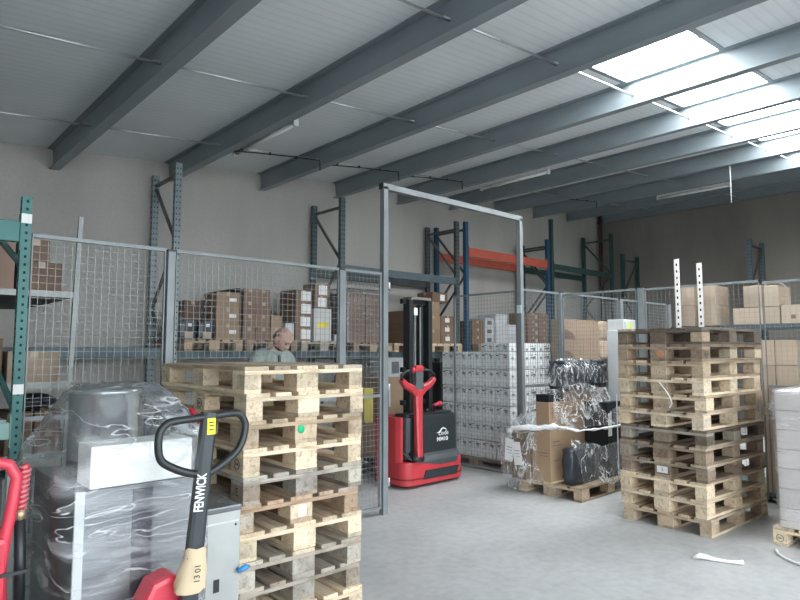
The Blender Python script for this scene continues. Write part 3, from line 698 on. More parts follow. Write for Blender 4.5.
PW, PD, PH = .308, .238, .232
pm = pack_mesh(PW, PD, PH).mesh('can_pack', CANW, CANL, surf('can_print', (.13, .13, .13), .7))
pm2 = pack_mesh(PW, PD, .115, 1).mesh('can_pack', CANW, CANL, surf('can_print', (.13, .13, .13), .7))
pallet(6.76, 5.45, 0, R(90), BROWN, 'brown pallet under the stack of white can packs').scale = (1, 1.17, 1)
for k in range(6):
    for a in range(3):
        for b in range(5):
            if a == 1 and b in (1, 2, 3) and k < 5: continue
            o = bpy.data.objects.new('can_pack', pm); col.objects.link(o)
            o.location = (6.32 + PW / 2 + a * .312 + rng.uniform(-.004, .004), 4.855 + PD / 2 + b * .24 + rng.uniform(-.004, .004), .144 + k * .234)
            tag(o, 'white pack of cans in the stack behind the gate leaf', 'pack of cans', 'white can packs behind the gate')
for a in range(3):
    for b in range(2):
        o = bpy.data.objects.new('can_tray', pm2); col.objects.link(o)
        o.location = (6.32 + PW / 2 + a * .312, 4.855 + PD / 2 + b * .24, .144 + 6 * .234)
        tag(o, 'low white tray of cans on top of the can stack', 'tray of cans', 'low can trays on top of the stack')

# ---------------------------------------------------------------- wrapped mixed pallet
MARK = set(bpy.data.objects)
pallet(6.24, 3.92, 0, 0, TAN, 'tan pallet carrying film wrapped cartons and black bags')
BZ = .144
t = carton(5.73, 6.62, 3.86, 4.10, BZ, .72, (.46, .32, .205), 'large plain brown carton standing on the wrapped mixed pallet')
obj('print_line', MB().box(-.4, -.25, -.1225, -.1205, .42, .43), BPRINT, t)
obj('print_line', MB().box(-.4, -.22, -.1225, -.1205, .38, .388), BPRINT, t)
obj('print_line', MB().box(-.4, -.27, -.1225, -.1205, .22, .228), BPRINT, t)
obj('print_line', MB().box(-.447, -.445, -.09, .04, .3, .308), BPRINT, t)
obj('print_line', MB().box(-.447, -.445, -.09, .02, .27, .276), BPRINT, t)
carton(5.64, 5.98, 4.115, 4.31, BZ, .64, CBD, 'brown taped carton at left end of the wrapped mixed pallet', rz=0)
t = carton(5.72, 6.76, 3.86, 4.03, .721, 1.0, (.46, .31, .2), 'wide brown carton lying across the wrapped mixed pallet', tape=False)
obj('print_line', MB().box(-.48, -.2, -.0875, -.0855, .2, .21), BPRINT, t)
obj('print_line', MB().box(-.48, -.3, -.0875, -.0855, .16, .168), BPRINT, t)
obj('print_line', MB().box(-.1, .3, -.0875, -.0855, .14, .15), BPRINT, t)
carton(5.72, 5.98, 3.86, 4.03, 1.001, 1.08, (.02, .022, .024), 'flat black box on the wide brown carton, left end', tape=False)
carton(6.40, 6.80, 3.55, 3.84, BZ, .98, (.04, .042, .046), 'tall black carton at right end of the wrapped mixed pallet', tape=False, sticker=('y', .02, .22, .55, .85, PAPER))
carton(6.0, 6.76, 3.86, 4.03, 1.001, 1.115, CBD, 'low brown carton under the black bundles of the mixed pallet', tape=False)
# black bag in front
def lumpy(x0, x1, y0, y1, z0, z1, seed, amp=.02, cuts=5, p=.5):
    r = random.Random(seed); bm = bmesh.new(); bmesh.ops.create_cube(bm, size=2); bmesh.ops.subdivide_edges(bm, edges=bm.edges[:], cuts=cuts, use_grid_fill=True)
    for v in bm.verts:
        c = v.co; n = c.normalized() * 1.25; q = c.lerp(n, .35)
        q = q + Vector((r.uniform(-1, 1), r.uniform(-1, 1), r.uniform(-.6, 1))) * amp / ((x1 - x0) * .5)
        v.co = Vector(((x0 + x1) / 2 + max(-1.05, min(1.05, q.x)) * (x1 - x0) / 2, (y0 + y1) / 2 + max(-1.05, min(1.05, q.y)) * (y1 - y0) / 2, z0 + (max(-1, min(1.1, q.z)) + 1) * (z1 - z0) / 2))
    return MB().bm(bm, 0, None, True)
tag(obj('black_bag', lumpy(5.72, 6.30, 3.58, 3.72, BZ + .002, .53, 4), BLACKS), 'crumpled black bag leaning at front of the wrapped mixed pallet', 'bag')
for i in range(4):
    x = 5.93 + i * .235
    tag(obj('black_bundle', lumpy(x, x + .23, 3.84, 4.05, 1.118, 1.44, 20 + i, .02), BLACKS), 'black wrapped bundle, %s from the left under the long brown cartons' % NTH[i], 'bundle', 'black bundles on the mixed pallet')
for q in range(3): carton(7.25, 8.3, 4.66, 5.3, q * .475, q * .475 + .473, CBD, 'large dim carton behind the fence below long brown cartons, %s of three' % ordinal(q, 3), 'dim cartons behind the fence')
for i in range(2):
    z = 1.426 + .287 * i
    t = carton(7.22, 8.52, 4.64, 4.82, z, z + .284, (.46, .33, .225), 'long brown carton with taped end behind the fence, %s of two above black bundles' % ('lower', 'upper')[i], tape=False)
    obj('taped_end', lumpy(.28, .652, -.098, .098, .004, .282, 30 + i, .01, 4), surf('crumpled_brown_tape', (.54, .41, .30), .3, 0, .25, 12, .6, 20), t)['label'] = 'shiny crumpled tape round the right end'
    fan = [(-.645, .01)] + [(-.645 + .3 * math.cos(a), .01 + .13 * math.sin(a)) for a in [R(15 * q) for q in range(7)]]
    mb = MB(); n = len(fan); mb.add([(x, -.0925, z) for x, z in fan] + [(x, -.0905, z) for x, z in fan], [tuple(range(n)), tuple(range(n, 2 * n))[::-1]] + [(q, (q + 1) % n, n + (q + 1) % n, n + q) for q in range(n)])
    obj('printed_picture', mb, surf('dark_picture', (.17, .105, .075), .7), t)['label'] = 'dark printed quarter circle picture'
carton(6.64, 6.94, 3.50, 3.70, .0, 1.80, (.93, .95, .96), 'tall slim white carton beside the right pallet stack', tape=False, name='white_carton')
t = carton(6.66, 6.96, 3.50, 3.70, 1.80, 1.93, (.78, .8, .8), 'flat white box on the tall slim white carton', tape=False, name='white_carton')
obj('yellow_print', MB().box(-.06, .04, -.1025, -.1005, .02, .1), surf('lime_print', (.6, .68, .2), .6), t)
obj('blue_print', MB().box(-.13, -.1, -.1025, -.1005, .03, .1), surf('blue_print', (.3, .45, .6), .6), t)
# loose film
def drape(name, label, pts, mat, cat='plastic film', sub=3, amp=.02, seed=1, parent=None):
    """crumpled sheet through a grid of control points (rows of 3-D points)"""
    r = random.Random(seed); nr, nc = len(pts), len(pts[0]); S = 6
    def P(i, j): return Vector(pts[max(0, min(nr - 1, i))][max(0, min(nc - 1, j))])
    def cat_(a, b, c, d, t): return .5 * ((2 * b) + (c - a) * t + (2 * a - 5 * b + 4 * c - d) * t * t + (3 * b - a - 3 * c + d) * t ** 3)
    vs = []; H = (nr - 1) * S + 1; W = (nc - 1) * S + 1
    for y in range(H):
        i, ty = min(y // S, nr - 2), 0; ty = y / S - i
        for x in range(W):
            j = min(x // S, nc - 2); tx = x / S - j
            row = [cat_(P(i + k, j - 1), P(i + k, j), P(i + k, j + 1), P(i + k, j + 2), tx) for k in (-1, 0, 1, 2)]
            v = cat_(row[0], row[1], row[2], row[3], ty)
            vs.append(v + Vector((r.uniform(-1, 1), r.uniform(-1, 1), r.uniform(-1, 1))) * amp)
    fs = [(y * W + x, y * W + x + 1, (y + 1) * W + x + 1, (y + 1) * W + x) for y in range(H - 1) for x in range(W - 1)]
    o = obj(name, MB().add(vs, fs, 0, True), mat, parent)
    if label: tag(o, label, cat)
    return o
drape('stretch_film', 'creased clear film over the wide brown carton of the mixed pallet', [
    [(5.69, 4.05, 1.10), (5.70, 3.95, 1.13), (5.80, 3.82, 1.15), (6.15, 3.76, 1.2), (6.5, 3.72, 1.14), (6.86, 3.66, 1.13)],
    [(5.64, 4.12, .96), (5.67, 3.98, 1.0), (5.80, 3.80, 1.02), (6.15, 3.72, 1.06), (6.5, 3.64, 1.02), (6.86, 3.54, 1.0)],
    [(5.58, 4.25, .80), (5.66, 4.0, .84), (5.77, 3.78, .86), (6.1, 3.67, .9), (6.45, 3.54, .88), (6.86, 3.48, .86)],
    [(5.54, 4.36, .66), (5.63, 4.0, .69), (5.72, 3.76, .71), (6.05, 3.60, .73), (6.4, 3.50, .74), (6.88, 3.46, .74)]], FILMW, amp=.008, seed=11)
drape('stretch_film', 'loose clear film hanging over black bag on the mixed pallet', [
    [(5.72, 3.66, .62), (5.9, 3.51, .58), (6.1, 3.48, .54), (6.35, 3.46, .56), (6.84, 3.46, .70)],
    [(5.70, 3.58, .5), (5.9, 3.485, .46), (6.1, 3.465, .44), (6.38, 3.45, .42), (6.86, 3.45, .5)],
    [(5.70, 3.52, .34), (5.9, 3.47, .32), (6.15, 3.45, .30), (6.42, 3.42, .28), (6.86, 3.45, .3)],
    [(5.72, 3.50, .18), (5.92, 3.46, .17), (6.12, 3.43, .14), (6.3, 3.36, .05), (6.5, 3.42, .16)]], FILMW, amp=.008, seed=12)
drape('stretch_film', 'crumpled clear film with paper at left corner of the mixed pallet', [
    [(5.56, 4.46, .64), (5.56, 4.3, .68), (5.58, 4.14, .68), (5.62, 3.98, .66)],
    [(5.53, 4.46, .46), (5.51, 4.3, .48), (5.54, 4.14, .48), (5.60, 4.0, .5)],
    [(5.52, 4.42, .26), (5.50, 4.28, .26), (5.53, 4.12, .24), (5.60, 3.98, .3)],
    [(5.56, 4.38, .06), (5.53, 4.26, .04), (5.54, 4.14, .05), (5.6, 3.9, .16)]], FILMW, amp=.008, seed=13)
drape('stretch_film', 'creased clear film over the black bundles of the mixed pallet', [
    [(5.90, 4.09, 1.42), (6.0, 3.94, 1.47), (6.3, 3.90, 1.47), (6.6, 3.90, 1.46), (6.88, 3.92, 1.46)],
    [(5.90, 4.07, 1.32), (5.95, 3.81, 1.36), (6.3, 3.80, 1.37), (6.6, 3.80, 1.36), (6.88, 3.81, 1.36)],
    [(5.86, 4.06, 1.18), (5.94, 3.80, 1.16), (6.3, 3.79, 1.2), (6.6, 3.79, 1.18), (6.88, 3.79, 1.18)]], FILMW, amp=.008, seed=15)
rp = [(5.56, 4.36, .66), (5.54, 4.2, .70), (5.58, 4.02, .72), (5.66, 3.80, .745), (5.80, 3.62, .70), (5.96, 3.50, .715), (6.2, 3.45, .725), (6.5, 3.43, .735), (6.84, 3.42, .76), (6.9, 3.56, .77)]
rr_ = random.Random(3); P_, Q_ = [], []
for a, b in zip(rp[:-1], rp[1:]):
    for q in range(4):
        P_.append(tuple(a[k] + (b[k] - a[k]) * q / 4 + rr_.uniform(-.012, .012) for k in range(3))); Q_.append(rr_.uniform(.008, .018) + (.016 if len(P_) < 14 else 0))
tag(obj('film_rope', MB().tube(P_, Q_, 8), FILMR), 'white twisted film rope tied round the mixed pallet', 'plastic film')
for i, (y, z, tl) in enumerate(((4.30, .58, 8), (4.16, .55, -6))):
    t = thing('delivery_note', '%s white delivery note hanging at left corner of the mixed pallet' % ('left', 'right')[i], 'paper', (5.495, y, z - .24)); t.rotation_euler = (R(tl), R(-4), 0)
    obj('sheet', MB().box(-.002, .002, -.055, .055, 0, .25), PAPER, t)
    obj('printed_lines', MB().box(-.0035, -.002, -.04, .03, .15, .16).box(-.0035, -.002, -.04, .04, .12, .126).box(-.0035, -.002, -.04, .01, .09, .096), surf('grey_ink', (.35, .35, .36), .7), t)
for i, (x, z1_, z0_) in enumerate(((5.75, 1.0, .74), (6.02, 1.0, .72), (6.32, 1.08, .2))):
    tag(obj('plastic_strap', MB().box(x - .008, x + .008, 3.972 if i < 2 else 3.425, 3.976 if i < 2 else 3.43, z0_, z1_), PAPER), 'thin white vertical strap, %s of three on the mixed pallet' % ('left', 'middle', 'right')[i], 'strap')

for o in bpy.data.objects:
    if o not in MARK and o.parent is None and o.location.y < 4.5 and not o.get('label', '').count('behind the fence'): o.location.x, o.location.y = (o.location.x + .055, o.location.y - .05) if o.name.startswith('wooden_pallet') else (o.location.x - .025, o.location.y - .01) if o.name.startswith(('cardboard_box', 'black_bag')) else (o.location.x + .045, o.location.y - .01)
# ---------------------------------------------------------------- cartons behind the side fence, right
gx = 7.12
for i, (y0, y1, zs, w, dp) in enumerate(((2.845, 3.02, (1.84, 2.075, 2.30), 'left', .25), (2.61, 2.785, (1.84, 2.07, 2.29), 'second', .38))):
    for q in range(2): carton(gx, gx + dp, y0, y1, zs[q], zs[q + 1] - .002, (.58, .46, .355), 'pale brown carton, %s of the %s pair above right pallet stack' % (('lower', 'upper')[q], w), 'carton pairs above the right pallet stack', tape=False)
sup = thing('metal_cage', 'grey wire storage cage carrying cartons behind the side fence', 'cage', (7.56, 2.3, 0))
for x in (-.42, .42):
    for y in (-.8, .8): obj('cage_post', MB().box(x - .02, x + .02, y - .02, y + .02, 0, 1.838), RACKG, sup)
obj('cage_floor', MB().box(-.44, .44, -.82, .82, .08, .1), RACKG, sup); obj('cage_top', MB().box(-.44, .44, -.82, .82, 1.80, 1.838), RACKG, sup)
for i, (y0, y1, z0, z1, lab) in enumerate((
    (2.15, 2.44, 1.84, 2.02, 'wide pale carton in the lower row right of the second carton pair'),
    (1.99, 2.14, 1.84, 2.02, 'second pale carton from left in the lower row above the cage'),
    (1.62, 1.98, 1.84, 2.03, 'pale carton at right end of the lower row above the cage'),
    (2.15, 2.33, 2.022, 2.255, 'pale carton in the upper row, left of the open topped one'),
    (1.99, 2.14, 2.022, 2.245, 'pale carton with white open flap in the upper row, right'))):
    t = carton(gx, gx + .4, y0, y1, z0, z1, (.64, .52, .40), lab, tape=False)
    if i == 4: obj('open_flap', MB().box(-.2, .05, -.075, .075, .2275, .233, M=Matrix.Rotation(R(6), 4, 'Y')), PAPER, t)['label'] = 'white open flap'
    if i == 2: obj('recycle_mark', MB().box(-.2025, -.2005, .05, .09, .05, .09), surf('brown_print', (.2, .13, .09), .7), t)
for cz in range(6):
    for cy, (y0, y1) in enumerate(((2.065, 2.20), (1.86, 2.06))):
        carton(7.14, 7.5, y0, y1, .102 + cz * .262, .102 + cz * .262 + .26, (.64, .50, .375), 'tall pale carton inside the cage, %s, %s column' % (ordinal(cz, 6), ('left', 'right')[cy]), 'tall pale cartons inside the cage', tape=False)
for i, (y, h) in enumerate(((2.945, 2.60), (2.70, 2.53))):
    t = thing('slotted_upright', 'white slotted steel upright, %s of two behind the right pallet stack' % ('taller left', 'shorter right')[i], 'upright', (6.93, y, 0))
    mb = MB(); mb.box(-.003, .003, -.028, .028, 0, h).box(-.003, .03, .025, .03, 0, h)
    z = .06
    while z < h: mb.box(-.0045, -.002, -.007, .009, z - .014, z + .014, 1); z += .075
    obj('angle_bar', mb, [surf('white_angle', (.72, .71, .68), .5, 0, .08), HOLE], t)
    obj('foot', MB().box(-.03, .04, -.04, .04, 0, .006), GALV, t)

# ---------------------------------------------------------------- film wrapped carton stack at the right edge
RP = pallet(6.25, 1.31, 0, 0, FRESH, 'pale stamped pallet at the right edge under white wrapped cartons')
stamp(RP, .35, 'EPAL', z=.06)
for k in range(7):
    for a in range(3):
        for b in range(2):
            if a == 1 and b == 1: pass
            carton(5.68 + a * .385, 5.68 + a * .385 + .38, 1.665 - (b + 1) * .375, 1.665 - b * .375 - .005, BZ + k * .156, BZ + k * .156 + .154, (.86, .79, .75), 'pale carton under film at right edge, %s layer, %s' % (ordinal(k, 7), ('back left', 'front left', 'back middle', 'front middle', 'back right', 'front right')[a * 2 + b]), 'pale cartons wrapped at the right edge', tape=False)
film_sleeve('stretch_film', 'milky film wrapped round the pale cartons at the right edge', 5.672, 6.84, .905, 1.672, BZ + .01, 1.245, film('milky_film', .9, tint=(.96, .96, .96), streak=(.8, .8, 8), dens=(.45, .85), white=.45, haze=.06, gloss=.4), nz=22, nu=70, amp=.007, seed=8)
drape('film_tail', 'loose tail of clear film between right pallet stack and white wrapped cartons', [
    [(6.62, 2.10, 1.10), (6.3, 1.9, 1.09), (6.0, 1.75, 1.12), (5.70, 1.685, 1.16)],
    [(6.62, 2.10, 1.05), (6.3, 1.9, 1.02), (6.0, 1.75, 1.04), (5.69, 1.685, 1.06)],
    [(6.62, 2.10, 1.0), (6.3, 1.9, .94), (6.0, 1.75, .96), (5.69, 1.685, .98)]], FILMW, amp=.01, seed=44)

# ---------------------------------------------------------------- litter on the floor
def litter(pts, r, lab):
    return tag(obj('film_scrap', MB().tube([(x, y, z) for x, y, z in pts], r, 7), surf('litter_white', (.85, .85, .84), .4, 0, .08)), lab, 'litter')
litter([(4.80, 2.0, .012), (4.83, 1.96, .03), (4.86, 1.93, .022), (4.87, 1.87, .016), (4.90, 1.80, .013), (4.93, 1.74, .014), (4.95, 1.70, .02)], [.008, .022, .02, .014, .012, .013, .018], 'twisted white film scrap on the floor below right pallet stack')
litter([(5.47, 1.64, .012), (5.38, 1.60, .014), (5.30, 1.53, .012), (5.24, 1.44, .013), (5.22, 1.36, .016), (5.26, 1.28, .014)], [.012, .01, .009, .009, .016, .012], 'long white film scrap on the floor near the right edge')

# ---------------------------------------------------------------- red pedestrian stacker
ST = thing('electric_stacker', 'red and black pedestrian electric stacker parked in the gateway', 'stacker', (5.17, 5.54, 0), R(0))
def rrect(x0, x1, y0, y1, rf, n=6):
    """rectangle with rounded front corners (front = -y)"""
    p = []
    for q in range(n + 1): a = R(180 + 90 * q / n); p.append((x0 + rf + rf * math.cos(a), y0 + rf + rf * math.sin(a)))
    for q in range(n + 1): a = R(270 + 90 * q / n); p.append((x1 - rf + rf * math.cos(a), y0 + rf + rf * math.sin(a)))
    return p + [(x1, y1), (x0, y1)]
HW = .475
obj('bumper_body', MB().prism(rrect(-HW, HW + .05, -.47, .06, .13), .035, .30, bev=.015), RED, ST)
obj('bumper_lip', MB().prism(rrect(-HW - .006, HW + .056, -.478, .05, .135), .10, .118), surf('dark_red', (.22, .015, .02), .4), ST)
mb = MB()
obj('kick_plate', MB().add([(-.20, -.4795, .09), (.36, -.4795, .09), (.40, -.4795, .19), (-.16, -.4795, .19), (-.20, -.466, .09), (.36, -.466, .09), (.40, -.466, .19), (-.16, -.466, .19)], [(0, 1, 2, 3), (4, 7, 6, 5), (0, 4, 5, 1), (1, 5, 6, 2), (2, 6, 7, 3), (3, 7, 4, 0)]), CHAR, ST)['label'] = 'dark rubber kick plate'
obj('step_ledge', MB().add([(-.30, -.472, .292), (.40, -.472, .292), (.43, -.44, .35), (-.40, -.44, .34), (-.30, -.30, .315), (.40, -.30, .315), (.43, -.30, .42), (-.40, -.30, .42), (.08, -.4745, .232), (.36, -.4745, .232)], [(0, 3, 2, 1), (3, 7, 6, 2), (4, 5, 6, 7), (0, 4, 7, 3), (1, 2, 6, 5), (0, 1, 9, 8)]), surf('ledge_grey', (.06, .068, .072), .5), ST)
obj('side_frame', MB().prism([(-HW, -.30), (-.44, -.36), (-.405, -.36), (-.405, -.13), (-.18, -.13), (-.18, .06), (-HW, .06)], .29, .80, bev=.012), RED, ST)
obj('motor_cover', MB().prism(rrect(-.40, .50, -.395, -.14, .10), .31, .80, bev=.022), CHAR, ST)
obj('cover_ridge', MB().prism(rrect(-.36, .45, -.36, -.16, .08), .79, .825, bev=.01), BLACK, ST)
for x, y in ((-.02, -.27), (.08, -.25)): obj('switch', MB().lathe([(.025, .82), (.025, .85), (.018, .858)], 10, Matrix.Translation((x, y, 0))), BLACK, ST)
obj('key_switch', MB().lathe([(.016, .82), (.016, .89), (.022, .892), (.022, .90)], 10, Matrix.Translation((.2, -.26, 0))), BLACK, ST)
# maker's emblem: swept arch over the wordmark, model line below
EX = .20
arch = [(EX - .115, .555), (EX - .055, .56), (EX - .02, .60), (EX + .02, .612), (EX + .06, .595), (EX + .085, .562), (EX + .055, .585), (EX + .02, .597), (EX - .008, .588), (EX - .04, .55)]
n = len(arch); mb = MB(); mb.add([(x, -.3985, z + .03) for x, z in arch] + [(x, -.394, z + .03) for x, z in arch], [tuple(range(n)), tuple(range(n, 2 * n))[::-1]] + [(i, (i + 1) % n, n + (i + 1) % n, n + i) for i in range(n)])
obj('emblem_arch', mb, WHITE, ST)['label'] = 'white arched emblem'
text('emblem_wordmark', 'Linde', .075, WHITE, ST, (EX + .02, -.397, .575), (R(90), 0, 0), sx=1.05)['label'] = 'white wordmark'
text('model_lettering', 'MM10', .066, WHITE, ST, (EX, -.397, .505), (R(90), 0, 0), sx=1.15, bold=.0015)['label'] = 'white model lettering'
obj('tiller_joint', MB().tube([(-.355, -.47, .34), (-.215, -.47, .34)], .045, 12).box(-.345, -.225, -.49, -.38, .30, .40), BLACK, ST)
def arm(pts, w, d):
    """flat section arm through pts in the x-z plane, thick d along y"""
    mb = MB(); rings = []
    P = [Vector(p) for p in pts]
    for i, p in enumerate(P):
        t_ = (P[min(i + 1, len(P) - 1)] - P[max(i - 1, 0)]).normalized(); s = t_.cross(Vector((0, 1, 0))).normalized()
        ww = w[i] if isinstance(w, (list, tuple)) else w
        rings.append([p + s * ww + Vector((0, -d * .6, 0)), p + s * ww * .6 + Vector((0, -d, 0)), p - s * ww * .6 + Vector((0, -d, 0)), p - s * ww + Vector((0, -d * .6, 0)), p - s * ww + Vector((0, d, 0)), p + s * ww + Vector((0, d, 0))])
    vs = [v for g in rings for v in g]; k = 6; fs = [tuple(range(k))[::-1], tuple((len(P) - 1) * k + j for j in range(k))]
    for i in range(len(P) - 1):
        for j in range(k): fs.append((i * k + j, i * k + (j + 1) % k, (i + 1) * k + (j + 1) % k, (i + 1) * k + j))
    return mb.add(vs, fs, 0, False)
TXs = -.285
obj('tiller_arm', arm([(TXs, -.50, .36), (TXs + .01, -.48, .6), (TXs + .025, -.46, .9), (TXs + .03, -.45, 1.10)], [.042, .046, .05, .055], .03), RED, ST)
for s in (-1, 1):
    obj('handle_branch', arm([(TXs + .03 + s * .02, -.45, 1.07), (TXs + .03 + s * .10, -.45, 1.13), (TXs + .03 + s * .20, -.45, 1.175), (TXs + .03 + s * .26, -.45, 1.235)], [.05, .042, .036, .026], .03), RED, ST)
    obj('hand_grip', MB().tube([(TXs + .03 + s * .26, -.45, 1.225), (TXs + .03 + s * .255, -.45, 1.29), (TXs + .03 + s * .19, -.45, 1.325), (TXs + .03 + s * .06, -.45, 1.345)], .018, 10), BLACK, ST)
obj('control_head', MB().prism([(-.085, 1.12), (.085, 1.12), (.055, 1.2), (.06, 1.34), (-.06, 1.34), (-.055, 1.2)], -.03, .03, M=Matrix(((1, 0, 0, TXs + .03), (0, 0, 1, -.45), (0, 1, 0, 0), (0, 0, 0, 1))), bev=.006), surf('head_grey', (.10, .115, .12), .45), ST)
obj('safety_button', MB().box(TXs - .04, TXs + .09, -.49, -.41, 1.315, 1.395, bev=.025), RED, ST)
obj('rocker_switch', MB().ball((TXs - .065, -.47, 1.34), .035, sq=(.7, .7, 1)), REDP, ST)
# mast
for s in (-1, 1):
    obj('mast_channel', MB().box(s * .165 - .032 + .11, s * .165 + .032 + .11, -.13, -.01, .05, 2.19, bev=.005), BLACK, ST)
    obj('inner_channel', MB().box(s * .11 - .02 + .07, s * .11 + .02 + .07, -.07, .01, .12, 2.14), CHAR, ST)
    obj('lift_chain', MB().box(s * .045 - .008 + .07, s * .045 + .008 + .07, -.11, -.10, .8, 2.1), ROD, ST)
obj('lift_cylinder', MB().tube([(.035, -.075, .3), (.035, -.075, 2.02)], .028, 12), CHROME, ST)
for z in (2.14, 1.3, .9): obj('mast_crossbar', MB().box(-.14, .28, -.07, -.01, z, z + .06), BLACK, ST)
obj('mast_top_guard', MB().box(-.06, .29, -.13, .02, 2.19, 2.225, bev=.006), surf('worn_bar', (.2, .18, .15), .6), ST)
obj('rating_label', MB().box(.0, .06, -.118, -.115, 2.0, 2.09), PAPER, ST)['label'] = 'white rating label'
for s in (-1, 1):
    obj('fork', MB().box(s * .2 - .015, s * .2 + .155, .0, 1.1, .05, .10, bev=.01), BLACK, ST)
    obj('load_wheel', MB().tube([(s * .2 + .02, 1.0, .042), (s * .2 + .12, 1.0, .042)], .042, 12), BLACK, ST)
for x in (-.3, .3): obj('drive_wheel', MB().tube([(x - .04, -.2, .06), (x + .04, -.2, .06)], .06, 14), BLACK, ST)
obj('red_lever', MB().tube([(.30, -.15, .80), (.30, -.15, .88), (.36, -.18, .90)], .022, 8).ball((.38, -.18, .90), .035), REDP, ST)

# ---------------------------------------------------------------- film wrapped machine, front left
pallet(.97, 3.05, 0, R(90), TAN, 'tan pallet under the film wrapped steel machine')
WM = thing('wrapped_machine', 'stainless steel machine under clear film at front left', 'machine', (.64, 2.45, BZ))
def W(x, y, z): return (x - .64, y - 2.45, z - BZ)
def wbox(mb, x0, x1, y0, y1, z0, z1, bev=0.): a = W(x0, y0, z0); b = W(x1, y1, z1); return mb.box(a[0], b[0], a[1], b[1], a[2], b[2], bev=bev)
def m_steel_front():
    return surf('wrapped_steel_front', (.19, .195, .20), .33, .45, .25, 2.0, .25, 26, (.5, .5, 16))
obj('steel_front', wbox(MB(), .645, 1.14, 2.45, 2.475, BZ, 1.055, bev=.004), m_steel_front(), WM)
obj('side_wall', wbox(MB(), .645, 1.14, 2.476, 3.1, BZ, 1.05, bev=.006), surf('dark_casing', (.035, .035, .042), .3, .2, .2), WM)
obj('corner_strip', wbox(MB(), .643, .675, 2.447, 2.46, BZ, 1.055), surf('pale_strip', (.55, .56, .56), .4), WM)
obj('recess_shade', wbox(MB(), .845, .92, 2.4475, 2.4505, BZ, 1.04), surf('recess_dark', (.09, .085, .10), .3, .3), WM)['label'] = 'dark strip painted as shade of a vertical recess'  # flat strip on the front, recess shade put into its colour
obj('packing_block', wbox(MB(), .69, 1.075, 2.45, 2.62, 1.057, 1.213, bev=.006), STYRO, WM)['label'] = 'bright white packing block'
M = Matrix.Translation(W(.85, 2.83, 1.056))
obj('steel_drum', MB().lathe([(.14, 0), (.145, .005), (.145, .325), (.15, .33), (.15, .345), (.12, .35)], 32, M), surf('polished_drum', (.62, .64, .65), .22, .75, .05), WM)
obj('glass_knob', MB().lathe([(.014, 0), (.014, .035), (.03, .05), (.034, .07), (.026, .09), (.01, .1)], 14, Matrix.Translation(W(1.02, 2.575, 1.214))), surf('clear_knob', (.5, .53, .54), .08, .6, .05), WM)
obj('red_tag', MB().tube([W(1.085, 2.50, 1.325), W(1.115, 2.47, 1.265)], .011, 6), surf('crimson_tag', (.5, .02, .05), .5), WM)['label'] = 'small crimson strip'
drape('foam_sheet', None, [
    [W(.98, 2.98, 1.40), W(1.1, 3.0, 1.40), W(1.2, 3.02, 1.36)],
    [W(.97, 2.75, 1.37), W(1.08, 2.75, 1.37), W(1.17, 2.75, 1.31)],
    [W(.97, 2.56, 1.33), W(1.07, 2.55, 1.32), W(1.15, 2.55, 1.26)],
    [W(1.02, 2.45, 1.23), W(1.09, 2.445, 1.22), W(1.14, 2.46, 1.2)]], FILMB, amp=.005, seed=5, parent=WM)
# clear film: closed sleeve on the body, tent over the top
def ringf(z, x0, x1, y0, y1, r, n=44, seed=0, amp=.008):
    rr = random.Random(seed); p = []
    for i in range(n):
        a = 2 * math.pi * i / n; cx, cy = (x0 + x1) / 2, (y0 + y1) / 2; hx, hy = (x1 - x0) / 2, (y1 - y0) / 2
        c, s = math.cos(a), math.sin(a); k = 1 / max(abs(c), abs(s)); k = 1 + (k - 1) * r
        e = 1 + rr.uniform(-1, 1) * amp / .3
        p.append(W(cx + hx * c * k * e, cy + hy * s * k * e, z + rr.uniform(-1, 1) * amp))
    return p
rings = [ringf(.25, .60, 1.17, 2.42, 3.16, .93, seed=1), ringf(.5, .585, 1.165, 2.42, 3.18, .93, seed=2), ringf(.75, .58, 1.165, 2.415, 3.2, .92, seed=3), ringf(.95, .575, 1.16, 2.415, 3.2, .92, seed=4),
         ringf(1.06, .565, 1.16, 2.41, 3.2, .9, seed=5), ringf(1.15, .575, 1.155, 2.415, 3.18, .85, seed=6), ringf(1.23, .61, 1.15, 2.43, 3.14, .75, seed=7), ringf(1.31, .655, 1.14, 2.5, 3.1, .6, seed=8), ringf(1.38, .69, 1.10, 2.6, 3.05, .5, seed=9), ringf(1.42, .74, 1.04, 2.68, 2.98, .4, seed=10)]
vs = [v for g in rings for v in g]; n = 44; fs = []
for j in range(len(rings) - 1):
    for i in range(n): fs.append((j * n + i, j * n + (i + 1) % n, (j + 1) * n + (i + 1) % n, (j + 1) * n + i))
fs.append(tuple((len(rings) - 1) * n + i for i in range(n)))
obj('clear_film', MB().add(vs, fs, 0, True), film('machine_film', .86, streak=(1.0, 1.0, 4), dens=(.5, .85), white=.55, crease=1.6, haze=.02, cw=.010, cs=.7, gloss=.5), WM)['label'] = 'loose clear plastic film'  # white streaks paint highlights into the film
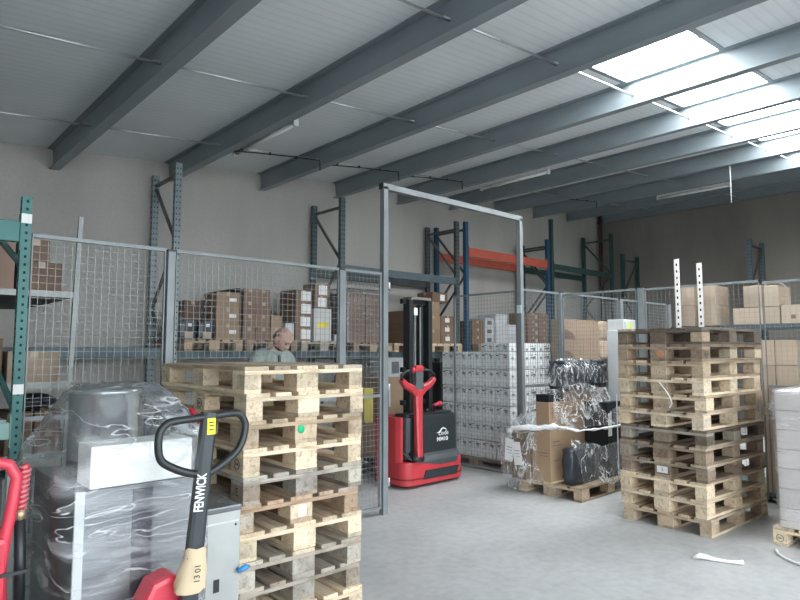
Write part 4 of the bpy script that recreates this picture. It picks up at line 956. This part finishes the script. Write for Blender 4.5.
# grey cabinet beside it
t = thing('grey_metal_box', 'grey metal box under film right of the wrapped machine', 'metal box', (1.37, 2.98, 0))
obj('box_body', MB().box(-.13, .115, -.18, .2, 0, .80, bev=.005), GREYBOX, t)
obj('top_film', MB().box(-.135, .12, -.185, .205, .785, .815, bev=.008), surf('grey_film_top', (.15, .16, .165), .2, .2), t)
obj('slot', MB().box(-.02, .01, -.1825, -.1795, .42, .48, bev=.001), BLACK, t)
for x in (-.1, .09): obj('rivet', MB().ball((x, -.18, .72), .006), BLACK, t)
obj('panel_frame', MB().box(-.12, -.112, -.1825, -.1795, .05, .74).box(-.12, .105, -.1825, -.1795, .735, .743), surf('panel_edge', (.6, .61, .6), .4), t)
tag(obj('grey_canister', MB().lathe([(.05, 0), (.055, .01), (.055, .20), (.045, .225)], 18, Matrix.Translation((1.30, 2.92, .816))), surf('canister_grey', (.36, .37, .37), .4, .3)), 'small grey canister standing on the grey metal box', 'canister')
tag(obj('blue_clip', MB().tube([(1.465, 2.78, .50), (1.505, 2.775, .513), (1.53, 2.79, .505)], [.012, .016, .008], 8), surf('blue_plastic', (.05, .25, .55), .4)), 'small blue plastic clip on corner of the grey metal box', 'clip')

# ---------------------------------------------------------------- hand pallet truck in front of the machine
HT = thing('hand_pallet_truck', 'black handled hand pallet truck in front of the wrapped machine', 'pallet truck', (.98, 2.2, 0))
def T(x, z, y=0.): return (x - .98, y, z)
def T0(x, z): return T(x, z - .016)
loop = [T0(1.005, 1.335), T0(.90, 1.328), T0(.868, 1.32), T0(.846, 1.295), T0(.840, 1.255), T0(.845, 1.21), T0(.865, 1.18), T0(.93, 1.145), T0(1.0, 1.125), T0(1.03, 1.125), T0(1.09, 1.155), T0(1.14, 1.19), T0(1.165, 1.225), T0(1.178, 1.275), T0(1.176, 1.305), T0(1.155, 1.335), T0(1.12, 1.342)]
def smooth(pts, k=3):
    P = [Vector(p) for p in pts]; n = len(P); out = []
    for i in range(n):
        a, b, c, d = P[i - 1], P[i], P[(i + 1) % n], P[(i + 2) % n]
        for q in range(k):
            t = q / k; out.append(.5 * ((2 * b) + (c - a) * t + (2 * a - 5 * b + 4 * c - d) * t * t + (3 * b - a - 3 * c + d) * t ** 3))
    return out
obj('handle_loop', MB().tube(smooth(loop), .0145, 10, closed=True), BLACK, HT)
mb = arm([T(.955, .55), T(.982, .8), T(1.005, 1.05), T(1.03, 1.335)], [.03, .03, .028, .027], .018)
obj('mast', mb, CHAR, HT)
obj('yellow_sticker', MB().box(.033, .065, -.0205, -.018, 1.255, 1.315, M=Matrix.Rotation(R(0), 4, 'Y')), surf('sticker_yellow', (.85, .78, .03), .5), HT)['label'] = 'yellow warning sticker'
obj('sticker_print', MB().box(.04, .058, -.0215, -.0203, 1.27, 1.275).box(.04, .058, -.0215, -.0203, 1.285, 1.29).box(.04, .058, -.0215, -.0203, 1.298, 1.302), INK, HT)
tx = text('mast_lettering', 'FENWICK', .05, WHITE, HT, (.0135, -.0195, 1.047), (R(90), R(-90 + 5), 0), sx=.62, bold=.0009); tx['label'] = 'white upright lettering'
sl = MB(); prof = [(.705, .055, .05), (.72, .056, .05), (.77, .046, .04), (.82, .038, .032), (.845, .036, .03), (.85, .034, .03)]
vs = []; n = 14; r = random.Random(2)
for z, a, b in prof:
    cx = .955 + (z - .55) * .108 - .98
    for i in range(n):
        an = 2 * math.pi * i / n; e = r.uniform(.82, 1.2); vs.append((cx + a * e * math.cos(an), b * e * math.sin(an), z + r.uniform(-.006, .006)))
fs = [(j * n + i, j * n + (i + 1) % n, (j + 1) * n + (i + 1) % n, (j + 1) * n + i) for j in range(len(prof) - 1) for i in range(n)]
o = obj('paper_sleeve', sl.add(vs, fs, 0, True), CARD, HT); o.color = (.78, .62, .42, 1); o['label'] = 'torn brown paper sleeve'
for q, (s, z) in enumerate((('01', .79), ('13', .755))): text('handwriting', s, .03, INK, HT, (-.003 - q * .004, -.052 - .003 * q, z), (R(82), R(-90), 0))
obj('pump_housing', MB().prism([(-.165, .40), (-.16, .66), (-.12, .735), (-.05, .755), (-.01, .73), (.0, .40)], .05, .17, M=Matrix(((1, 0, 0, 0), (0, 0, 1, .0), (0, 1, 0, 0), (0, 0, 0, 1))), bev=.02), REDP, HT)
obj('pump_base', MB().box(-.2, .2, .04, .17, .12, .42, bev=.02), RED, HT)
obj('pivot', MB().box(-.04, .04, -.03, .06, .3, .56, bev=.01), CHAR, HT)
for s in (-1, 1):
    obj('steer_wheel', MB().tube([(s * .05 - .022, .02, .1), (s * .05 + .022, .02, .1)], .1, 18), BLACK, HT)
    obj('fork', MB().box(s * .19 - .03, s * .19 + .03, .14, .24, .1, .2, bev=.01), RED, HT)
# ---------------------------------------------------------------- red truck at the left edge
RTk = thing('red_hand_truck', 'red hoop handled lift truck cut by the left edge', 'lift truck', (.375, 2.55, 0))
def U(x, z, y=0.): return (x - .40, y, z)
obj('hoop_handle', MB().tube([U(.28, .70), U(.27, .95), U(.285, 1.12), U(.33, 1.175), U(.42, 1.185), U(.475, 1.165), U(.50, 1.12), U(.492, 1.03), U(.475, .92), U(.462, .80), U(.47, .70)], [.02] * 11, 12), REDP, RTk)
obj('ribbed_cover', MB().box(.28 - .4, .475 - .4, -.03, .03, .36, .92, bev=.02), REDP, RTk)
mb = MB()
for q in range(6): mb.box(-.1 + q * .03, -.092 + q * .03, -.036, -.029, .66, .90)
obj('cover_ribs', mb, RED, RTk)
obj('cross_strap', MB().box(-.12, .14, -.037, -.03, .79, .802), BLACK, RTk)
obj('black_tube', MB().tube([U(.53, .66, .02), U(.528, .80, .02), U(.52, .97, .02)], .018, 10), BLACK, RTk)
coil = [(U(.521 + .016 * math.cos(a * .8), 0)[0], .02 + .016 * math.sin(a * .8), 1.0 + a * .0022) for a in range(0, 70)]
obj('coil_spring', MB().tube([(c[0] + (c[2] - 1.0) * .06, c[1], c[2]) for c in coil], .006, 6), surf('pink_red_coil', (.6, .18, .2), .4), RTk)['label'] = 'pinkish red coil'
obj('spring_core', MB().tube([U(.521, .97, .02), U(.531, 1.16, .02)], .012, 8), REDP, RTk)
obj('brass_fitting', MB().tube([U(.52, .965, .02), U(.5205, 1.0, .02)], .02, 6), surf('brass', (.55, .4, .25), .4, .6), RTk)
obj('truck_base', MB().box(-.2, .16, -.08, .3, .08, .36, bev=.02), RED, RTk)
for s in (-.14, .1): obj('wheel', MB().tube([(s - .02, 0, .08), (s + .02, 0, .08)], .08, 16), BLACK, RTk)
carton(.30, .48, 2.12, 2.4, 0, .68, CBL, 'light wooden coloured carton at the bottom left corner')

# ---------------------------------------------------------------- the man
def grown(name, verts, edges, rad, voxel, extra=None, root=0, sub=2):
    me = bpy.data.meshes.new(name); me.from_pydata(verts, edges, [])
    o = bpy.data.objects.new(name, me); col.objects.link(o)
    o.modifiers.new('Skin', 'SKIN')
    for i, r_ in enumerate(rad): me.skin_vertices[0].data[i].radius = r_ if isinstance(r_, tuple) else (r_, r_)
    me.skin_vertices[0].data[root].use_root = True
    o.modifiers.new('Sub', 'SUBSURF').levels = sub
    m1 = bpy.data.meshes.new_from_object(o.evaluated_get(bpy.context.evaluated_depsgraph_get()))
    bpy.data.objects.remove(o)
    if extra:
        bm = bmesh.new(); bm.from_mesh(m1)
        for e in extra:
            tmp = bpy.data.meshes.new('t'); e.to_mesh(tmp); e.free(); bm.from_mesh(tmp); bpy.data.meshes.remove(tmp)
        bm.to_mesh(m1); bm.free()
    o = bpy.data.objects.new(name, m1); col.objects.link(o)
    rm = o.modifiers.new('Remesh', 'REMESH'); rm.mode = 'VOXEL'; rm.voxel_size = voxel; rm.use_smooth_shade = True
    sm = o.modifiers.new('Smooth', 'SMOOTH'); sm.factor = .5; sm.iterations = 3
    m2 = bpy.data.meshes.new_from_object(o.evaluated_get(bpy.context.evaluated_depsgraph_get()))
    bpy.data.objects.remove(o)
    for p in m2.polygons: p.use_smooth = True
    m2.materials.clear()
    return m2
SKIN = surf('skin', (.50, .30, .235), .5, 0, .12, 18)
MAN = thing('person', 'balding man in grey green sweater looking down behind the mesh fence', 'person', (2.975, 5.15, 0), R(4))
# local frame: he faces -y, his left is +x
SHX = .19
V = [(0, .02, .95), (0, -.0, 1.15), (0, -.06, 1.34), (0, -.09, 1.50), (0, -.125, 1.565), (0, -.17, 1.60),
     (-.10, -.07, 1.50), (-SHX, -.075, 1.485), (-.235, -.10, 1.18), (-.20, -.30, 1.06), (-.18, -.36, 1.03),
     (.10, -.07, 1.50), (SHX, -.075, 1.485), (.235, -.10, 1.18), (.20, -.30, 1.06), (.18, -.36, 1.03),
     (-.09, .03, .88), (-.11, .01, .49), (-.12, .05, .09), (-.12, -.10, .035), (.09, .03, .88), (.11, .01, .49), (.12, .05, .09), (.12, -.10, .035)]
Eg = [(0, 1), (1, 2), (2, 3), (3, 4), (4, 5), (3, 6), (6, 7), (7, 8), (8, 9), (9, 10), (3, 11), (11, 12), (12, 13), (13, 14), (14, 15), (0, 16), (16, 17), (17, 18), (18, 19), (0, 20), (20, 21), (21, 22), (22, 23)]
Rd = [(.15, .12), (.14, .115), (.16, .12), (.12, .10), .06, .06, .085, .07, .05, .038, .033, .085, .07, .05, .038, .033, .095, .065, .042, .035, .095, .065, .042, .035]
for s in (-1, 1):                                     # hands: palm chain + four fingers + thumb
    w = 10 if s < 0 else 15; b = len(V)
    V.append((s * .175, -.415, 1.01)); Eg.append((w, b)); Rd.append((.034, .018))
    for q in range(4):
        off = (q - 1.5) * .019; ln = (.062, .072, .068, .052)[q]; k = len(V)
        V += [(s * .175 + off, -.45, 1.005), (s * .175 + off * 1.1, -.45 - ln * .55, .995), (s * .175 + off * 1.1, -.45 - ln, .97)]
        Eg += [(b, k), (k, k + 1), (k + 1, k + 2)]; Rd += [.0095, .0088, .0078]
    k = len(V); V += [(s * .175 - s * .035, -.41, 1.0), (s * .175 - s * .052, -.44, .99), (s * .175 - s * .055, -.468, .98)]
    Eg += [(w, k), (k, k + 1), (k + 1, k + 2)]; Rd += [.013, .011, .009]
def head_bm():
    bm = bmesh.new(); bmesh.ops.create_uvsphere(bm, u_segments=36, v_segments=24, radius=1)
    for v in bm.verts:
        x, y, z = v.co
        fx, fy, fz = x * .077, y * .098, z * .118
        if z < -.1: k = 1 - .34 * min(1, (-z - .1) / .9); fx *= k; fy *= (1 - .12 * min(1, -z)) if y < 0 else (1 - .45 * min(1, -z))
        if y < -.3:
            if -.12 < z < .14 and .15 < abs(x) < .62: fy += .010            # eye sockets
            if .14 <= z < .32 and abs(x) < .7: fy -= .005                    # brow
            if -.3 < z < .12 and abs(x) < .17: fy -= .020 * (1 - (z + .3) / .42) + .004   # nose
            if -.62 < z < -.42 and abs(x) < .35: fy -= .004                  # lips
            if -1 < z < -.78 and abs(x) < .4: fy -= .006                     # chin
        v.co = (fx, fy, fz)
    for s in (-1, 1):                                                       # ears
        r_ = bmesh.ops.create_uvsphere(bm, u_segments=10, v_segments=8, radius=1)
        for v in r_['verts']: v.co = Vector((s * .079 + v.co.x * .010, .012 + v.co.y * .018, -.008 + v.co.z * .032))
    # looks down and to his left
    Mt = Matrix.Translation((.02, -.21, 1.665)) @ Matrix.Rotation(R(16), 4, 'Z') @ Matrix.Rotation(R(36), 4, 'X') @ Matrix.Scale(1.0, 4)
    bmesh.ops.transform(bm, matrix=Mt, verts=bm.verts[:]); return bm, Mt
hb, Mt = head_bm()
me = grown('body', V, Eg, Rd, .0085, [hb]); me.materials.append(SKIN)
obj('body', me, None, MAN)
# clothes, grown on the same bones
def pick(ids, scale, extra_v=None):
    mp = {o: n for n, o in enumerate(ids)}
    return [V[i] for i in ids], [(mp[a], mp[b]) for a, b in Eg if a in mp and b in mp], [tuple(q * scale + .012 for q in (Rd[i] if isinstance(Rd[i], tuple) else (Rd[i], Rd[i]))) for i in ids]
v_, e_, r_ = pick([0, 1, 2, 3, 4, 6, 7, 8, 9, 11, 12, 13, 14], 1.1)
me = grown('sweater', v_, e_, r_, .012); me.materials.append(surf('sweater_cloth', (.30, .335, .315), .9, 0, .15, 20, .3, 90)); obj('sweater', me, None, MAN)['label'] = 'grey green sweater'
v_, e_, r_ = pick([0, 16, 17, 18, 20, 21, 22], 1.08)
me = grown('trousers', v_, e_, r_, .012); me.materials.append(surf('dark_trousers', (.05, .06, .075), .9)); obj('trousers', me, None, MAN)
mb = MB()
pts = [(.075 * math.cos(a), -.115 + .075 * math.sin(a), 1.565 - .02 * math.sin(-a)) for a in [2 * math.pi * q / 18 for q in range(18)]]
obj('collar', MB().tube(pts, .02, 8, closed=True), surf('collar_cloth', (.34, .37, .35), .9), MAN)
obj('zip_placket', MB().box(-.012, .012, -.205, -.19, 1.36, 1.52), surf('dark_placket', (.06, .06, .06), .7), MAN)
for s in (-1, 1): obj('shoe', MB().box(s * .12 - .05, s * .12 + .05, -.19, .10, 0, .085, bev=.03), BLACK, MAN)
def on_head(bm_verts):
    return [tuple(Mt @ Vector(v)) for v in bm_verts]
# cropped hair: band round the back and sides, and a short dark beard
bm = bmesh.new(); bmesh.ops.create_uvsphere(bm, u_segments=28, v_segments=20, radius=1)
dl = [v for v in bm.verts if not (-.25 < v.co.z < .55 and v.co.y > -.18)]
bmesh.ops.delete(bm, geom=dl, context='VERTS')
for v in bm.verts: v.co = Mt @ Vector((v.co.x * .0795, v.co.y * .1005, v.co.z * .119))
obj('cropped_hair', MB().bm(bm, 0, None, True), surf('grey_stubble', (.22, .17, .15), .9, 0, .3, 90), MAN)
bm = bmesh.new(); bmesh.ops.create_uvsphere(bm, u_segments=28, v_segments=20, radius=1)
dl = [v for v in bm.verts if not (v.co.z < -.5 and v.co.y < .1)]
bmesh.ops.delete(bm, geom=dl, context='VERTS')
for v in bm.verts:
    x, y, z = v.co; k = 1 - .34 * min(1, (-z - .1) / .9); v.co = Mt @ Vector((x * .081 * k, y * .106 * (1 - .12 * -z), z * .121))
obj('short_beard', MB().bm(bm, 0, None, True), surf('dark_beard', (.10, .075, .065), .9, 0, .3, 90), MAN)
for s in (-1, 1):
    c = Mt @ Vector((s * .03, -.083, .006)); obj('eye', MB().ball(c, .011), surf('eye_dark', (.12, .09, .08), .3), MAN)
    p = [Mt @ Vector((s * (.012 + q * .012), -.097 + q * .004, .03 - q * q * .0016)) for q in range(4)]; obj('eyebrow', MB().tube(p, .0035, 6), surf('dark_beard', (.1, .075, .065), .9), MAN)

# ---------------------------------------------------------------- world, camera, view
w = bpy.data.worlds.new('overcast_sky'); scn.world = w; w.use_nodes = True
bg = w.node_tree.nodes['Background']; bg.inputs[0].default_value = (.86, .94, 1.0, 1); bg.inputs[1].default_value = WORLD_L
cam = bpy.data.cameras.new('camera'); co = bpy.data.objects.new('camera', cam); col.objects.link(co); scn.camera = co
cam.sensor_width = 36; cam.lens = 607. / 800 * 36; cam.clip_start = .05
co.location = (0, 0, 1.57); co.rotation_euler = (R(90) + math.atan(50 / 607.), 0, R(-42.3))
vs_ = scn.view_settings; vs_.view_transform = 'Standard'; vs_.look = 'None'; vs_.gamma = 1; vs_.use_curve_mapping = False; vs_.exposure = 0.26
scn.display_settings.display_device = 'sRGB'
try:
    scn.cycles.max_bounces = 10; scn.cycles.transparent_max_bounces = 16; scn.cycles.diffuse_bounces = 5; scn.cycles.use_denoising = True
    scn.cycles.sample_clamp_indirect = 6.0; scn.cycles.caustics_reflective = False; scn.cycles.caustics_refractive = False
except Exception: pass
